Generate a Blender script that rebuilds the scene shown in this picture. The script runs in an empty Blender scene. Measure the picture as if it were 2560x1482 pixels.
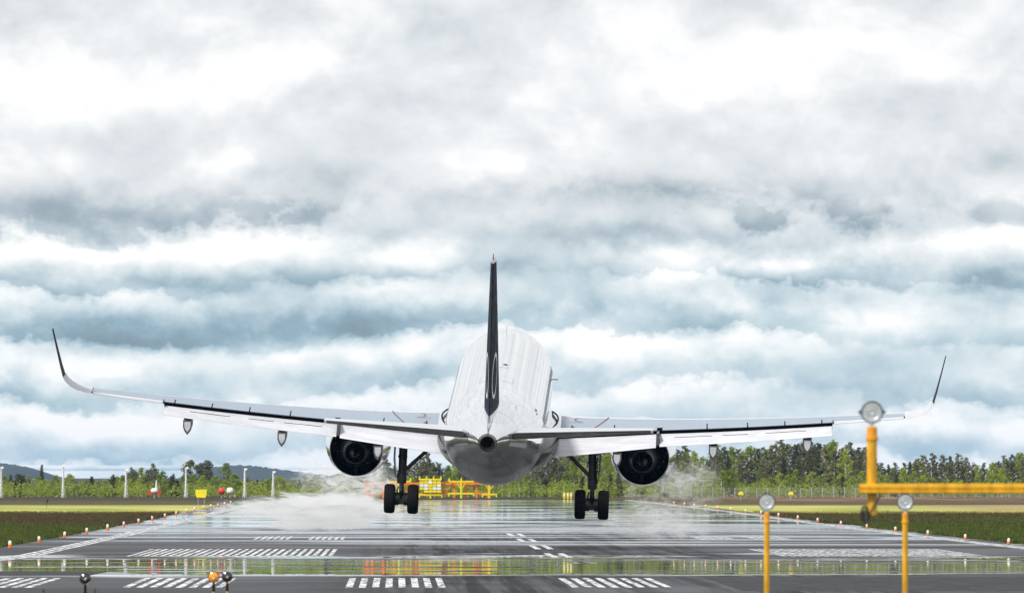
import bpy, math, random
import numpy as np
from mathutils import Vector, Matrix
R = math.radians
rng = random.Random(7)
nrng = np.random.default_rng(11)
sc = bpy.context.scene
COL = sc.collection

# ------------------------------------------------------------------ camera
F = 21840.0            # focal length in pixels of the 2560 px wide photograph
X0, Y0, H = 990.0, 1190.0, 3.2   # vanishing point of the runway, eye height
cam_d = bpy.data.cameras.new('camera')
cam = bpy.data.objects.new('camera', cam_d); COL.objects.link(cam)
cam.location = (0, 0, H); cam.rotation_euler = (R(90), 0, 0)
cam_d.sensor_width = 36.0; cam_d.lens = F / 2560 * 36.0
cam_d.shift_x = (1280 - X0) / 2560; cam_d.shift_y = (Y0 - 741) / 2560
cam_d.clip_start = 1.0; cam_d.clip_end = 40000
cam_d.dof.use_dof = True; cam_d.dof.focus_distance = 345; cam_d.dof.aperture_fstop = 6.5
sc.camera = cam

# ------------------------------------------------------------------ light, exposure
SUN_DIR = Vector((-0.45, -0.55, 0.70)).normalized()
sun_d = bpy.data.lights.new('sun', 'SUN'); sun_d.energy = 3.0; sun_d.angle = R(8); sun_d.color = (1, .975, .94)
sun = bpy.data.objects.new('sun', sun_d); COL.objects.link(sun)
sun.rotation_euler = SUN_DIR.to_track_quat('Z', 'Y').to_euler()
sc.view_settings.view_transform = 'Standard'; sc.view_settings.look = 'None'
sc.view_settings.exposure = 0.4; sc.view_settings.gamma = 1.0; sc.view_settings.use_curve_mapping = False
sc.cycles.use_denoising = True
sc.cycles.max_bounces = 8; sc.cycles.volume_bounces = 3; sc.cycles.transparent_max_bounces = 12

def lin(r, g, b):
    f = lambda c: c / 12.92 if c <= .04045 else ((c + .055) / 1.055) ** 2.4
    return (f(r / 255), f(g / 255), f(b / 255), 1)

class NT:
    """small helper for node trees"""
    def __init__(s, tree): s.t = tree; s.n = tree.nodes; s.l = tree.links
    def node(s, typ, **kw):
        n = s.n.new(typ)
        for k, v in kw.items(): setattr(n, k, v)
        return n
    def put(s, sock, v):
        if isinstance(v, bpy.types.NodeSocket): s.l.new(v, sock)
        elif v is not None: sock.default_value = v
    def m(s, op, a=0.0, b=None, c=None, clamp=False):
        n = s.node('ShaderNodeMath', operation=op, use_clamp=clamp)
        s.put(n.inputs[0], a)
        if b is not None: s.put(n.inputs[1], b)
        if c is not None: s.put(n.inputs[2], c)
        return n.outputs[0]
    def vm(s, op, a, b=None):
        n = s.node('ShaderNodeVectorMath', operation=op); s.put(n.inputs[0], a)
        if b is not None: s.put(n.inputs[1], b)
        return n.outputs[0]
    def noise(s, vec, scale, detail=4, rough=.5, dist=0.0, lac=2.0):
        n = s.node('ShaderNodeTexNoise'); s.put(n.inputs['Vector'], vec)
        n.inputs['Scale'].default_value = scale; n.inputs['Detail'].default_value = detail
        n.inputs['Roughness'].default_value = rough; n.inputs['Distortion'].default_value = dist
        n.inputs['Lacunarity'].default_value = lac
        return n.outputs['Fac']
    def xyz(s, x, y, z):
        n = s.node('ShaderNodeCombineXYZ'); s.put(n.inputs[0], x); s.put(n.inputs[1], y); s.put(n.inputs[2], z)
        return n.outputs[0]
    def sep(s, v):
        n = s.node('ShaderNodeSeparateXYZ'); s.put(n.inputs[0], v); return n.outputs
    def map(s, v, a, b, c=0.0, d=1.0, smooth=True):
        n = s.node('ShaderNodeMapRange', interpolation_type='SMOOTHSTEP' if smooth else 'LINEAR')
        s.put(n.inputs[0], v)
        for i, q in enumerate((a, b, c, d)): s.put(n.inputs[i + 1], q)
        return n.outputs[0]
    def mix(s, f, a, b):
        n = s.node('ShaderNodeMix', data_type='RGBA'); s.put(n.inputs[0], f)
        s.put(n.inputs[6], a); s.put(n.inputs[7], b); return n.outputs[2]
    def ramp(s, f, stops, interp='LINEAR'):
        n = s.node('ShaderNodeValToRGB'); s.put(n.inputs[0], f); e = n.color_ramp.elements
        n.color_ramp.interpolation = interp
        while len(e) < len(stops): e.new(.5)
        for q, (p, c) in zip(e, stops): q.position = p; q.color = c
        return n.outputs[0]

# ------------------------------------------------------------------ world: sky and clouds
world = bpy.data.worlds.new('World'); sc.world = world; world.use_nodes = True
W = NT(world.node_tree); W.n.clear()
out = W.node('ShaderNodeOutputWorld')
sky = W.node('ShaderNodeTexSky'); sky.sky_type = 'NISHITA'; sky.sun_disc = False
sky.sun_elevation = math.asin(SUN_DIR.z); sky.sun_rotation = math.atan2(SUN_DIR.x, SUN_DIR.y)
bg1 = W.node('ShaderNodeBackground'); W.l.new(sky.outputs[0], bg1.inputs[0]); bg1.inputs[1].default_value = .1
dirv = W.node('ShaderNodeTexCoord').outputs['Generated']
dx, dy, dz = W.sep(dirv)
az = W.m('ARCTAN2', dx, dy); el = W.m('ARCSINE', dz)
# clouds: billowing noise in direction space, larger overhead than near the horizon
scl = W.map(el, .05, .7, 1.0, .10)
vec = W.vm('MULTIPLY', W.xyz(dx, dy, W.m('MULTIPLY', dz, 1.35)), W.xyz(scl, scl, scl))
warp1 = W.noise(vec, 90, 5, .6); warp2 = W.noise(W.vm('ADD', vec, (7.3, 2.1, 4.4)), 75, 5, .6)
fine1 = W.noise(W.vm('ADD', vec, (3.3, 8.1, 1.4)), 420, 4, .65)
fine2 = W.noise(W.vm('ADD', vec, (9.3, 1.1, 6.4)), 380, 4, .65)
U = W.m('ADD', W.m('MULTIPLY_ADD', az, F, X0), W.m('ADD', W.m('MULTIPLY_ADD', warp1, 330., -165.), W.m('MULTIPLY_ADD', fine1, 44., -22.)))
V = W.m('ADD', W.m('MULTIPLY_ADD', el, -F, Y0), W.m('ADD', W.m('MULTIPLY_ADD', warp2, 130., -65.), W.m('MULTIPLY_ADD', fine2, 26., -13.)))
nA = W.noise(vec, 48, 7, .5, .1)
nB = W.noise(W.vm('ADD', vec, (0, 0, .0065)), 48, 7, .5, .1)
relief = W.m('SUBTRACT', nA, nB)
nC = W.noise(W.vm('ADD', vec, (2.7, 5.1, 0)), 125, 8, .56, .2)
nD = W.noise(W.vm('ADD', vec, (2.7, 5.1, .003)), 125, 8, .56, .2)
relief2 = W.m('SUBTRACT', nC, nD)
# cloud decks with flat grey bases, seen edge on near the horizon (u, v, half width, half height, amount)
BLOBS = [
 (380,535,480,44,-.36),(1000,560,330,36,-.36),(1680,588,470,40,-.52),(2260,560,330,46,-.40),(1300,490,420,50,-.24),
 (760,440,190,60,-.18),(1900,500,480,46,-.24),(2530,420,120,60,-.22),
 (450,712,140,20,-.22),(860,700,260,28,-.26),(1300,672,230,42,-.32),(1960,722,430,36,-.34),(2500,705,130,42,-.50),
 (1520,775,180,50,-.28),(1700,830,160,28,-.26),(250,800,420,52,-.42),(800,800,420,46,-.40),(300,868,360,36,-.42),(720,850,300,30,-.2),
 (2050,925,330,70,-.20),(2400,880,240,70,-.16),(600,960,260,40,-.20),(180,1000,180,34,-.14),(2150,1000,320,40,-.16),(1480,920,160,40,-.14),
 (300,340,300,60,-.10),(1100,300,300,90,-.12),(2200,260,320,40,-.14),(300,120,120,60,-.14),
 (575,415,95,62,.34),(580,190,300,80,.30),(1780,170,380,110,.30),(110,250,150,80,.22),(1290,250,140,60,.14),(2350,180,160,60,.18),
 (330,625,300,30,.40),(600,640,120,40,.30),(1060,640,130,48,.36),(1700,660,240,50,.38),(1960,660,70,24,.30),(2440,600,200,34,.40),
 (1500,820,120,60,.34),(1900,790,160,40,.12),(2250,800,220,36,.16),(1590,985,70,46,.30),(260,1065,200,36,.22),(900,880,300,24,.14),
 (2350,1070,260,26,.22),(320,950,100,24,.24),(1250,400,900,60,.10)]
def blob(u, v, a, b, k):
    p = W.m('DIVIDE', W.m('SUBTRACT', U, float(u)), float(a)); q = W.m('DIVIDE', W.m('SUBTRACT', V, float(v)), float(b))
    r2 = W.m('ADD', W.m('MULTIPLY', p, p), W.m('MULTIPLY', q, q))
    return W.m('MULTIPLY', W.m('EXPONENT', W.m('MULTIPLY', r2, -1.0)), float(k))
tot = None
for b in BLOBS:
    o = blob(*b); tot = o if tot is None else W.m('ADD', tot, o)
# decks of cloud behind each other: dark flat base, bright billowing top
ph = W.m('MINIMUM', W.m('DIVIDE', el, .0065), W.m('MULTIPLY_ADD', W.m('LOGARITHM', W.m('DIVIDE', W.m('MAXIMUM', el, .0005), .027), math.e), 1.3, 4.15))
wl = W.noise(W.vm('MULTIPLY', W.vm('ADD', vec, (1.9, .4, 3.7)), (1, 1, .8)), 13, 2, .5)
bil = W.m('ABSOLUTE', W.m('SUBTRACT', W.noise(W.vm('ADD', vec, (5.2, 6.3, .7)), 70, 2, .5), .5))
bil2 = W.m('ABSOLUTE', W.m('SUBTRACT', W.noise(W.vm('ADD', vec, (8.2, 1.3, 2.7)), 190, 3, .55), .5))
ph = W.m('ADD', W.m('ADD', ph, W.m('MULTIPLY_ADD', wl, 2.1, -1.42)), W.m('ADD', W.m('MULTIPLY', bil, 1.5), W.m('ADD', W.m('MULTIPLY', bil2, .7), W.m('MULTIPLY_ADD', fine1, .4, -.2))))
fr_ = W.m('FRACT', ph)
ncr = W.node('ShaderNodeFloatCurve'); cv = ncr.mapping.curves[0]
for q, (xx, yy) in enumerate(((0, .12), (.12, .16), (.35, .50), (.60, .84), (.79, .98), (.90, .72), (1.0, .12))):
    if q < 2: cv.points[q].location = (xx, yy)
    else: cv.points.new(xx, yy)
ncr.mapping.update(); W.put(ncr.inputs['Value'], fr_)
amp = W.map(W.noise(W.vm('MULTIPLY', W.vm('ADD', vec, (4.1, 7.7, 1.2)), (1, 1, 1.6)), 26, 2, .5), .36, .62, .12, .52)
deck = W.m('MULTIPLY', W.m('MULTIPLY', W.m('SUBTRACT', ncr.outputs[0], .60), amp), W.map(el, .0265, .036, 1.0, .14))
val = W.m('MULTIPLY_ADD', tot, .85, .772)
val = W.m('ADD', val, deck)
val = W.m('MULTIPLY_ADD', relief, .85, val)
val = W.m('MULTIPLY_ADD', relief2, .45, val)
val = W.m('MULTIPLY_ADD', W.m('SUBTRACT', nC, .5), .09, val)
val = W.m('MULTIPLY_ADD', W.m('SUBTRACT', nA, .5), .18, val)
cool = W.ramp(val, [(0.0, lin(112, 138, 156)), (.30, lin(152, 178, 192)), (.55, lin(193, 211, 219)), (.78, lin(226, 235, 238)), (1.0, (1, 1, 1, 1))])
warm = W.ramp(val, [(0.0, lin(128, 144, 156)), (.30, lin(166, 179, 188)), (.55, lin(206, 213, 218)), (.78, lin(231, 234, 236)), (1.0, (1, 1, 1, 1))])
ccol = W.mix(W.map(el, .018, .034), cool, warm)
bg2 = W.node('ShaderNodeBackground'); W.l.new(ccol, bg2.inputs[0]); bg2.inputs[1].default_value = .80
mixs = W.node('ShaderNodeMixShader')
W.put(mixs.inputs[0], W.map(val, .05, .35, .88, 1.0))
W.l.new(bg1.outputs[0], mixs.inputs[1]); W.l.new(bg2.outputs[0], mixs.inputs[2]); W.l.new(mixs.outputs[0], out.inputs[0])
world.cycles.sampling_method = 'MANUAL'; world.cycles.sample_map_resolution = 1024

# ------------------------------------------------------------------ materials
MATS = {}
def mat(name):
    m = bpy.data.materials.new(name); m.use_nodes = True
    t = NT(m.node_tree); p = t.n['Principled BSDF']; MATS[name] = m
    return m, t, p
def simple(name, col, rough=.5, metal=0.0, coat=0.0, var=.12, nscale=3.0, spec=.5, bump=0.0, streak=None):
    m, t, p = mat(name)
    oc = t.node('ShaderNodeTexCoord').outputs['Object']
    if streak: oc = t.vm('MULTIPLY', oc, streak)
    n = t.noise(oc, nscale, 6, .62)
    a = tuple(c * (1 - var) for c in col[:3]) + (1,); b = tuple(min(1, c * (1 + var * .6)) for c in col[:3]) + (1,)
    t.l.new(t.mix(t.map(n, .3, .7), a, b), p.inputs['Base Color'])
    t.put(p.inputs['Roughness'], t.map(n, .25, .75, max(.02, rough * .8), min(1, rough * 1.25)))
    p.inputs['Metallic'].default_value = metal; p.inputs['Coat Weight'].default_value = coat
    p.inputs['Coat Roughness'].default_value = .03; p.inputs['Specular IOR Level'].default_value = spec
    if bump:
        bn = t.node('ShaderNodeBump'); bn.inputs['Strength'].default_value = bump; bn.inputs['Distance'].default_value = .02
        t.l.new(n, bn.inputs['Height']); t.l.new(bn.outputs[0], p.inputs['Normal'])
    return m
WHITE = simple('gloss_white_paint', (.74, .745, .76), .07, .72, 1.0, .03, .25, bump=.006)
WHITE.name = 'gloss_white_paint'
WINGTOP = simple('light_grey_wing_paint', (.27, .32, .38), .42, 0, 0, .08, .8, streak=(1, .3, 1))
FLAPW = simple('white_flap_paint', (.52, .52, .55), .45, 0, 0, .12, 1.2, streak=(.6, 3, 3))
FAIR = simple('grey_fairing_paint', (.085, .085, .09), .35, 0, .2)
BLACK = simple('cavity_black', (.004, .004, .005), .8, spec=.1)
DUCT = simple('dark_duct_liner', (.004, .004, .005), .6, spec=.1)
VANE = simple('vane_metal', (.012, .012, .014), .45, .3, spec=.2)
CORE = simple('core_nozzle_metal', (.06, .065, .075), .32, .8, nscale=2)
PLUG = simple('exhaust_plug_metal', (.012, .012, .013), .5, .4, spec=.2)
CHROME = simple('polished_lip_metal', (.75, .75, .77), .12, 1)
NAVY = simple('navy_gloss_paint', (.005, .007, .020), .5, 0, 0, .2, spec=.025)
RINGP = simple('logo_white_paint', (.62, .62, .58), .3)
RED = simple('red_marking_paint', (.22, .025, .03), .5)
SEAL = simple('black_rubber_seal', (.008, .008, .008), .7, spec=.2)
PANEL = simple('panel_gap_grey', (.25, .25, .27), .5)
TYRE = simple('tyre_rubber', (.006, .006, .006), .85, spec=.15)
GEAR = simple('gear_steel_dark', (.045, .045, .048), .35, .5, nscale=4)
GEARB = simple('gear_chrome_piston', (.45, .45, .47), .15, 1)
YEL = simple('yellow_powder_coat', (.70, .35, .006), .48, 0, .05, .34, 9, bump=.3, streak=(1, 1, .25))
ORG = simple('orange_powder_coat', (.78, .20, .008), .42, 0, .1, .15, 6)
ORGY = simple('orange_yellow_post_paint', (.75, .30, .008), .45, 0, .1, .2, 7)
SILV = simple('brushed_lamp_metal', (.82, .83, .85), .25, .9, nscale=9)
SILVD = simple('dark_lamp_metal', (.12, .12, .13), .3, .8, nscale=9)
BRON = simple('bronze_rim', (.10, .075, .04), .35, .7)
CABLE = simple('black_cable', (.01, .009, .008), .5)
WPOLE = simple('white_mast_paint', (.80, .80, .80), .4)
REDP = simple('red_board_paint', (.62, .035, .02), .4)
YSGN = simple('yellow_board_paint', (.75, .62, .01), .4)
STEEL = simple('galvanised_steel', (.42, .44, .45), .4, .5)
LENSW = simple('white_lamp_glass', (.80, .80, .76), .25, 0, .5)
BARK = simple('pine_bark', (.10, .065, .045), .9, nscale=8)
BIRB = simple('birch_bark', (.55, .53, .48), .8, var=.4, nscale=10)
def glass(name, col, rough):
    m, t, p = mat(name)
    tr = t.node('ShaderNodeBsdfTransparent'); tr.inputs[0].default_value = col + (1,)
    p.inputs['Base Color'].default_value = col + (1,); p.inputs['Roughness'].default_value = rough
    mx = t.node('ShaderNodeMixShader'); mx.inputs[0].default_value = .16
    t.l.new(tr.outputs[0], mx.inputs[1]); t.l.new(p.outputs[0], mx.inputs[2]); t.l.new(mx.outputs[0], t.n['Material Output'].inputs[0])
    return m
AMBER = simple('amber_lens', (.80, .30, .01), .15, 0, .8)
SMOKE = simple('dark_lens_glass', (.012, .013, .012), .08, 0, 1)
CLEAR = glass('ribbed_clear_glass', (.95, .96, .97), .08)

def leafmat(name, c1, c2, trans=.25):
    m, t, p = mat(name)
    oi = t.node('ShaderNodeObjectInfo').outputs['Random']
    pos = t.node('ShaderNodeTexCoord').outputs['Object']
    n = t.noise(pos, .9, 3, .6)
    f = t.m('ADD', t.m('MULTIPLY', oi, .55), t.m('MULTIPLY', n, .6))
    c = t.mix(t.map(f, .2, .95), c1 + (1,), c2 + (1,))
    t.l.new(c, p.inputs['Base Color']); p.inputs['Roughness'].default_value = .6; p.inputs['Specular IOR Level'].default_value = .25
    tr = t.node('ShaderNodeBsdfTranslucent'); t.l.new(c, tr.inputs[0])
    mx = t.node('ShaderNodeMixShader'); mx.inputs[0].default_value = trans
    t.l.new(p.outputs[0], mx.inputs[1]); t.l.new(tr.outputs[0], mx.inputs[2])
    t.l.new(mx.outputs[0], t.n['Material Output'].inputs[0])
    return m
PINEL = leafmat('pine_needles', (.075, .08, .035), (.23, .24, .085), .3)
SPRUL = leafmat('spruce_needles', (.045, .052, .025), (.13, .145, .055), .3)
BIRL = leafmat('birch_leaves', (.20, .27, .03), (.38, .45, .06), .5)
GREYL = leafmat('willow_leaves', (.09, .10, .052), (.18, .19, .09), .3)
HILLM = simple('forested_hill', (.014, .026, .030), .9, var=.4, nscale=.05)

# runway profile: gentle crest near the threshold, a dip further down
PD = [0, 200, 235, 250] + list(range(262, 376, 6)) + [390, 430, 500, 600, 690, 770, 880, 1000, 1200, 1600, 13000]
PZ = [.20, .22, .238, .245] + [3.2 - .1830 * math.sqrt(q) + .00028 * (q - 262) for q in range(262, 376, 6)] + [-.33, -.33, -.33, -.31, -.22, -.12, -.04, 0, 0, 0, 0]
_g = np.arange(0, 1700, 2.0); _z = np.interp(_g, PD, PZ)
_k = np.exp(-.5 * (np.arange(-12, 13) / 2.5) ** 2); _k /= _k.sum()
_z = np.convolve(np.pad(_z, 12, mode='edge'), _k, mode='valid')
def prof(d): return float(np.interp(d, _g, _z))
def ripple(x, d):      # slight unevenness of the pavement
    w = min(1, max(0, (d - 430) / 150)) * .012
    return w * (math.sin(d / 9.7 + math.sin(x * .21) * 1.3) + .8 * math.sin(d / 5.3 + x * .11 + 1.1) + .7 * math.sin(d / 15.1 - x * .07))
def P(px, py, D): return Vector(((px - X0) / F * D, D, H - (py - Y0) / F * D))
def PX(px, D): return (px - X0) / F * D

# asphalt
ASPH, t, p = mat('wet_asphalt')
pos = t.node('ShaderNodeNewGeometry').outputs['Position']; sx, sy, sz = t.sep(pos)
vfine = t.noise(pos, 9, 5, .6)
# long patches across the runway (wet film), much longer across than along at this angle
vs = t.xyz(t.m('MULTIPLY', sx, .035), t.m('MULTIPLY', sy, .028), 0.0)
wetn = t.noise(vs, 1.0, 6, .6, .4)
vs2 = t.xyz(t.m('MULTIPLY', sx, .09), t.m('MULTIPLY', sy, .055), 3.0)
wet2 = t.noise(vs2, 1.0, 5, .6, .6)
band1 = t.m('MULTIPLY', t.map(t.m('MULTIPLY_ADD', wetn, 130., sy), 328, 340), t.map(t.m('MULTIPLY_ADD', wet2, 190., sy), 482, 464))
stn = t.noise(t.xyz(t.m('MULTIPLY', sx, .045), t.m('MULTIPLY', sy, .045), 6.0), 1.0, 5, .65, .3)
rag = t.noise(t.xyz(t.m('MULTIPLY', sx, .06), t.m('MULTIPLY', sy, .10), 21.0), 1.0, 6, .68, .8)
band1 = t.m('MULTIPLY', band1, t.map(rag, .41, .445))
band2 = t.m('MULTIPLY', t.map(t.m('MULTIPLY_ADD', wetn, 260., sy), 640, 760), t.map(stn, .36, .48))
band3 = t.m('MULTIPLY', t.m('MULTIPLY', t.map(t.m('MULTIPLY_ADD', wet2, 60., sy), 575, 590), t.map(t.m('MULTIPLY_ADD', wetn, 60., sy), 660, 640)), .0)
glz = t.noise(t.xyz(t.m('MULTIPLY', sx, .022), t.m('MULTIPLY', sy, .06), 11.0), 1.0, 5, .62, .5)
pud = t.map(glz, .49, .55)
pudm = t.m('MULTIPLY', pud, t.map(sy, 425, 470))
wet = t.m('MAXIMUM', t.m('MAXIMUM', band1, band2), t.m('MULTIPLY', pudm, .9), clamp=True)
# rubber streaks along the runway and tar joints
st = t.noise(t.xyz(t.m('MULTIPLY', sx, 1.1), t.m('MULTIPLY', sy, .012), 1.0), 1.0, 4, .65)
cl = t.m('ABSOLUTE', t.m('SUBTRACT', t.m('ABSOLUTE', t.m('SUBTRACT', sx, 7.2)), 4.0))
rub = t.m('MULTIPLY', t.map(st, .42, .60), t.map(cl, 6.5, .5))
pat = t.map(t.noise(t.xyz(t.m('MULTIPLY', sx, .05), t.m('MULTIPLY', sy, .022), 8.0), 1.0, 3, .5, .3), .5, .56)
skid = t.map(t.noise(t.xyz(t.m('MULTIPLY', sx, .8), t.m('MULTIPLY', sy, .10), 5.0), 1.0, 4, .6, .8), .58, .66)
skidm = t.m('MULTIPLY', skid, t.m('MULTIPLY', t.map(sy, 360, 400), t.m('MULTIPLY', t.map(sx, -1, 2), t.map(sx, 17, 12))))
base = t.mix(t.map(vfine, .3, .7), (.026, .025, .029, 1), (.055, .053, .060, 1))
base = t.mix(t.m('MULTIPLY', pat, .75), base, (.022, .022, .024, 1))
base = t.mix(t.m('MULTIPLY', t.m('MAXIMUM', rub, skidm), .8), base, (.012, .012, .012, 1))
base = t.mix(t.m('MULTIPLY', wet, .6), base, (.02, .02, .02, 1))
t.l.new(base, p.inputs['Base Color'])
dryr = t.map(t.m('MULTIPLY_ADD', wet2, .5, t.m('MULTIPLY', wetn, .5)), .35, .65, .62, .40)
dryr = t.m('ADD', dryr, t.m('MULTIPLY', t.m('MAXIMUM', rub, skidm), .2))
wr = t.m('ADD', t.map(sy, 400, 640, .009, .022), t.m('MULTIPLY', t.map(rag, .58, .48), .008))
nmix = t.node('ShaderNodeMix', data_type='FLOAT'); t.put(nmix.inputs[0], wet); t.put(nmix.inputs[2], dryr); t.put(nmix.inputs[3], wr)
t.l.new(nmix.outputs[0], p.inputs['Roughness'])
nsp = t.node('ShaderNodeMix', data_type='FLOAT'); t.put(nsp.inputs[0], wet); nsp.inputs[2].default_value = .06; nsp.inputs[3].default_value = .5
t.l.new(nsp.outputs[0], p.inputs['Specular IOR Level'])

PAINT, t, p = mat('runway_paint')
pos = t.node('ShaderNodeNewGeometry').outputs['Position']
n = t.noise(t.vm('MULTIPLY', pos, (3, .5, 1)), 1.5, 6, .7)
t.l.new(t.mix(t.map(n, .40, .58), (.10, .10, .105, 1), (.74, .74, .74, 1)), p.inputs['Base Color'])
p.inputs['Roughness'].default_value = .55; p.inputs['Specular IOR Level'].default_value = .25

# ground: rough heath, a brighter yellow-green strip and grass
GRASS, t, p = mat('grass_and_heath')
pos = t.node('ShaderNodeNewGeometry').outputs['Position']; sx, sy, sz = t.sep(pos)
n1 = t.noise(t.vm('MULTIPLY', pos, (1, .35, 1)), .06, 6, .62)
n2 = t.noise(t.vm('MULTIPLY', pos, (1, .5, 1)), .9, 5, .65)
n3 = t.noise(t.vm('MULTIPLY', pos, (1, .3, 1)), .018, 4, .6)
yy = t.m('ADD', sy, t.m('ADD', t.m('MULTIPLY_ADD', n1, 110., -55.), t.m('MULTIPLY_ADD', n2, 50., -25.)))
green = t.mix(t.map(n2, .3, .7), (.035, .052, .010, 1), (.105, .125, .026, 1))
brown = t.mix(t.map(n2, .3, .7), (.045, .034, .016, 1), (.12, .09, .038, 1))
rough_c = t.mix(t.map(t.m('ADD', n3, t.m('MULTIPLY', t.m('SUBTRACT', yy, 600), .0010)), .40, .60), green, brown)
bright_strip = t.mix(t.map(n1, .35, .65), (.22, .25, .035, 1), (.46, .42, .13, 1))
pink = t.mix(t.map(n1, .4, .6), (.30, .20, .12, 1), (.36, .32, .09, 1))
bright_strip = t.mix(t.map(sx, 50, 62), bright_strip, pink)
mm = t.m('MULTIPLY', t.map(yy, 765, 800), t.map(yy, 1010, 965))
c = t.mix(mm, rough_c, bright_strip)
far = t.mix(t.map(n1, .4, .62), (.06, .038, .02, 1), (.24, .14, .075, 1))
far = t.mix(t.map(sx, 20, 60), (.045, .036, .014, 1), far)
c = t.mix(t.map(yy, 1080, 1240), c, far)
t.l.new(c, p.inputs['Base Color']); p.inputs['Roughness'].default_value = .9; p.inputs['Specular IOR Level'].default_value = .1

# ------------------------------------------------------------------ mesh helpers
def mesh(name, v, f, m=None, smooth=False, angle=35):
    me = bpy.data.meshes.new(name); me.from_pydata([tuple(q) for q in v], [], f); me.update()
    if m is not None:
        for q in (m if isinstance(m, (list, tuple)) else [m]): me.materials.append(q)
    if smooth:
        me.shade_smooth(); me.set_sharp_from_angle(angle=R(angle))
    return me
def obj(name, me, parent=None):
    o = bpy.data.objects.new(name, me); COL.objects.link(o)
    if parent is not None: o.parent = parent
    return o
def empty(name, loc=(0, 0, 0), rz=0):
    o = bpy.data.objects.new(name, None); COL.objects.link(o); o.location = loc; o.rotation_euler = (0, 0, rz)
    o.empty_display_size = .2
    return o
def tag(o, label=None, cat=None, group=None, kind=None):
    for k, q in (('label', label), ('category', cat), ('group', group), ('kind', kind)):
        if q: o[k] = q
    return o
class MB:
    def __init__(s): s.v = []; s.f = []
    def add(s, v, f):
        n = len(s.v); s.v += [Vector(q) for q in v]; s.f += [tuple(i + n for i in q) for q in f]; return s
    def box(s, a, b):
        (x0, y0, z0), (x1, y1, z1) = a, b
        return s.add([(x0,y0,z0),(x1,y0,z0),(x1,y1,z0),(x0,y1,z0),(x0,y0,z1),(x1,y0,z1),(x1,y1,z1),(x0,y1,z1)],
                     [(3,2,1,0),(4,5,6,7),(0,1,5,4),(1,2,6,5),(2,3,7,6),(3,0,4,7)])
    def loft(s, rings, cap0=True, cap1=True, closed=True):
        n = len(s.v); k = len(rings[0])
        for r in rings: s.v += [Vector(q) for q in r]
        for i in range(len(rings) - 1):
            for j in range(k if closed else k - 1):
                a = n + i * k + j; b = n + i * k + (j + 1) % k
                s.f.append((a, b, b + k, a + k))
        if cap0: s.f.append(tuple(n + j for j in range(k))[::-1])
        if cap1: s.f.append(tuple(n + (len(rings) - 1) * k + j for j in range(k)))
        return s
    def tube(s, pts, rad, k=10, caps=True):
        pts = [Vector(q) for q in pts]; rings = []
        rad = rad if isinstance(rad, (list, tuple)) else [rad] * len(pts)
        for i, q in enumerate(pts):
            d = (pts[min(i + 1, len(pts) - 1)] - pts[max(i - 1, 0)]).normalized()
            u = d.orthogonal().normalized() if i == 0 else (u - d * u.dot(d)).normalized()
            w = d.cross(u)
            rings.append([q + (u * math.cos(2 * math.pi * j / k) + w * math.sin(2 * math.pi * j / k)) * rad[i] for j in range(k)])
        return s.loft(rings, caps, caps)
    def lathe(s, prof, c=(0, 0, 0), axis='y', k=32, caps=False):
        c = Vector(c); rings = []
        for h, r in prof:
            ring = []
            for j in range(k):
                a = 2 * math.pi * j / k
                if axis == 'y': q = Vector((r * math.cos(a), h, r * math.sin(a)))
                elif axis == 'x': q = Vector((h, r * math.cos(a), r * math.sin(a)))
                else: q = Vector((r * math.cos(a), r * math.sin(a), h))
                ring.append(c + q)
            rings.append(ring)
        return s.loft(rings, caps, caps)
    def build(s, name, m, parent=None, smooth=True, angle=35):
        return obj(name, mesh(name, s.v, s.f, m, smooth, angle), parent)
    def me(s, name, m, smooth=True, angle=35): return mesh(name, s.v, s.f, m, smooth, angle)

# ------------------------------------------------------------------ ground and runway
RX0, RX1, CL = -19.6, 32.6, 7.2
REND = 1180
def strip(xs, ds, dz):
    v = [(x, d, prof(d) + dz + (ripple(x, d) if dz >= 0 else 0)) for d in ds for x in xs]; k = len(xs)
    f = [(j * k + i, j * k + i + 1, (j + 1) * k + i + 1, (j + 1) * k + i) for j in range(len(ds) - 1) for i in range(k - 1)]
    return v, f
ds = list(np.arange(-60, 230, 20.)) + list(np.arange(230, 1300, 4.)) + [1300, 1400, 1600, 2000, 3000, 5000, 9000, 14000]
v, f = strip([-6000, -2000, -600, -200, -60, RX0, RX1, 60, 200, 600, 2000, 6000], ds, -.05)
g = obj('ground', mesh('ground', v, f, GRASS, True, 80)); tag(g, kind='structure')
ds = list(np.arange(140, REND + 1, 2.))
v, f = strip(list(np.linspace(RX0, RX1, 14)), ds, 0)
runway = obj('runway', mesh('runway', v, f, ASPH, True, 80)); tag(runway, kind='structure')
def mark(x0, x1, d0, d1, name='painted_stripe'):
    n = max(2, int((d1 - d0) / 4) + 1); ds = list(np.linspace(d0, d1, n))
    v, f = strip([x0, x1], ds, .006)
    return obj(name, mesh(name, v, f, PAINT, True, 80), runway)
def stripes(x0, x1, d0, d1, pitch=.355, wd=.19, name='painted_stripe'):
    n = max(1, round((x1 - x0) / pitch))
    for i in range(n):
        a = x0 + i * pitch; mark(a, a + wd, d0 + rng.uniform(-.4, .4), d1 + rng.uniform(-.4, .4), name)
for e in (-16.9, 30.4):                                     # edge lines, painted as bundles of thin lines
    for i in range(3): mark(e + i * .38, e + i * .38 + .26, 205, REND - 10, 'edge_line')
for s0 in (-12.4, -7.3, -1.35, 4.7): stripes(s0, s0 + 2.75, 233, 254, name='threshold_stripe')
mark(3.2, 8.4, 266, 267.2, 'threshold_line'); mark(11.2, 16.2, 266, 267.2, 'threshold_line'); mark(-13.5, -8.6, 306, 309, 'threshold_line')
stripes(-11.9, -2.7, 384, 424, name='aiming_stripe'); stripes(17.1, 26.3, 384, 424, name='aiming_stripe')
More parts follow.
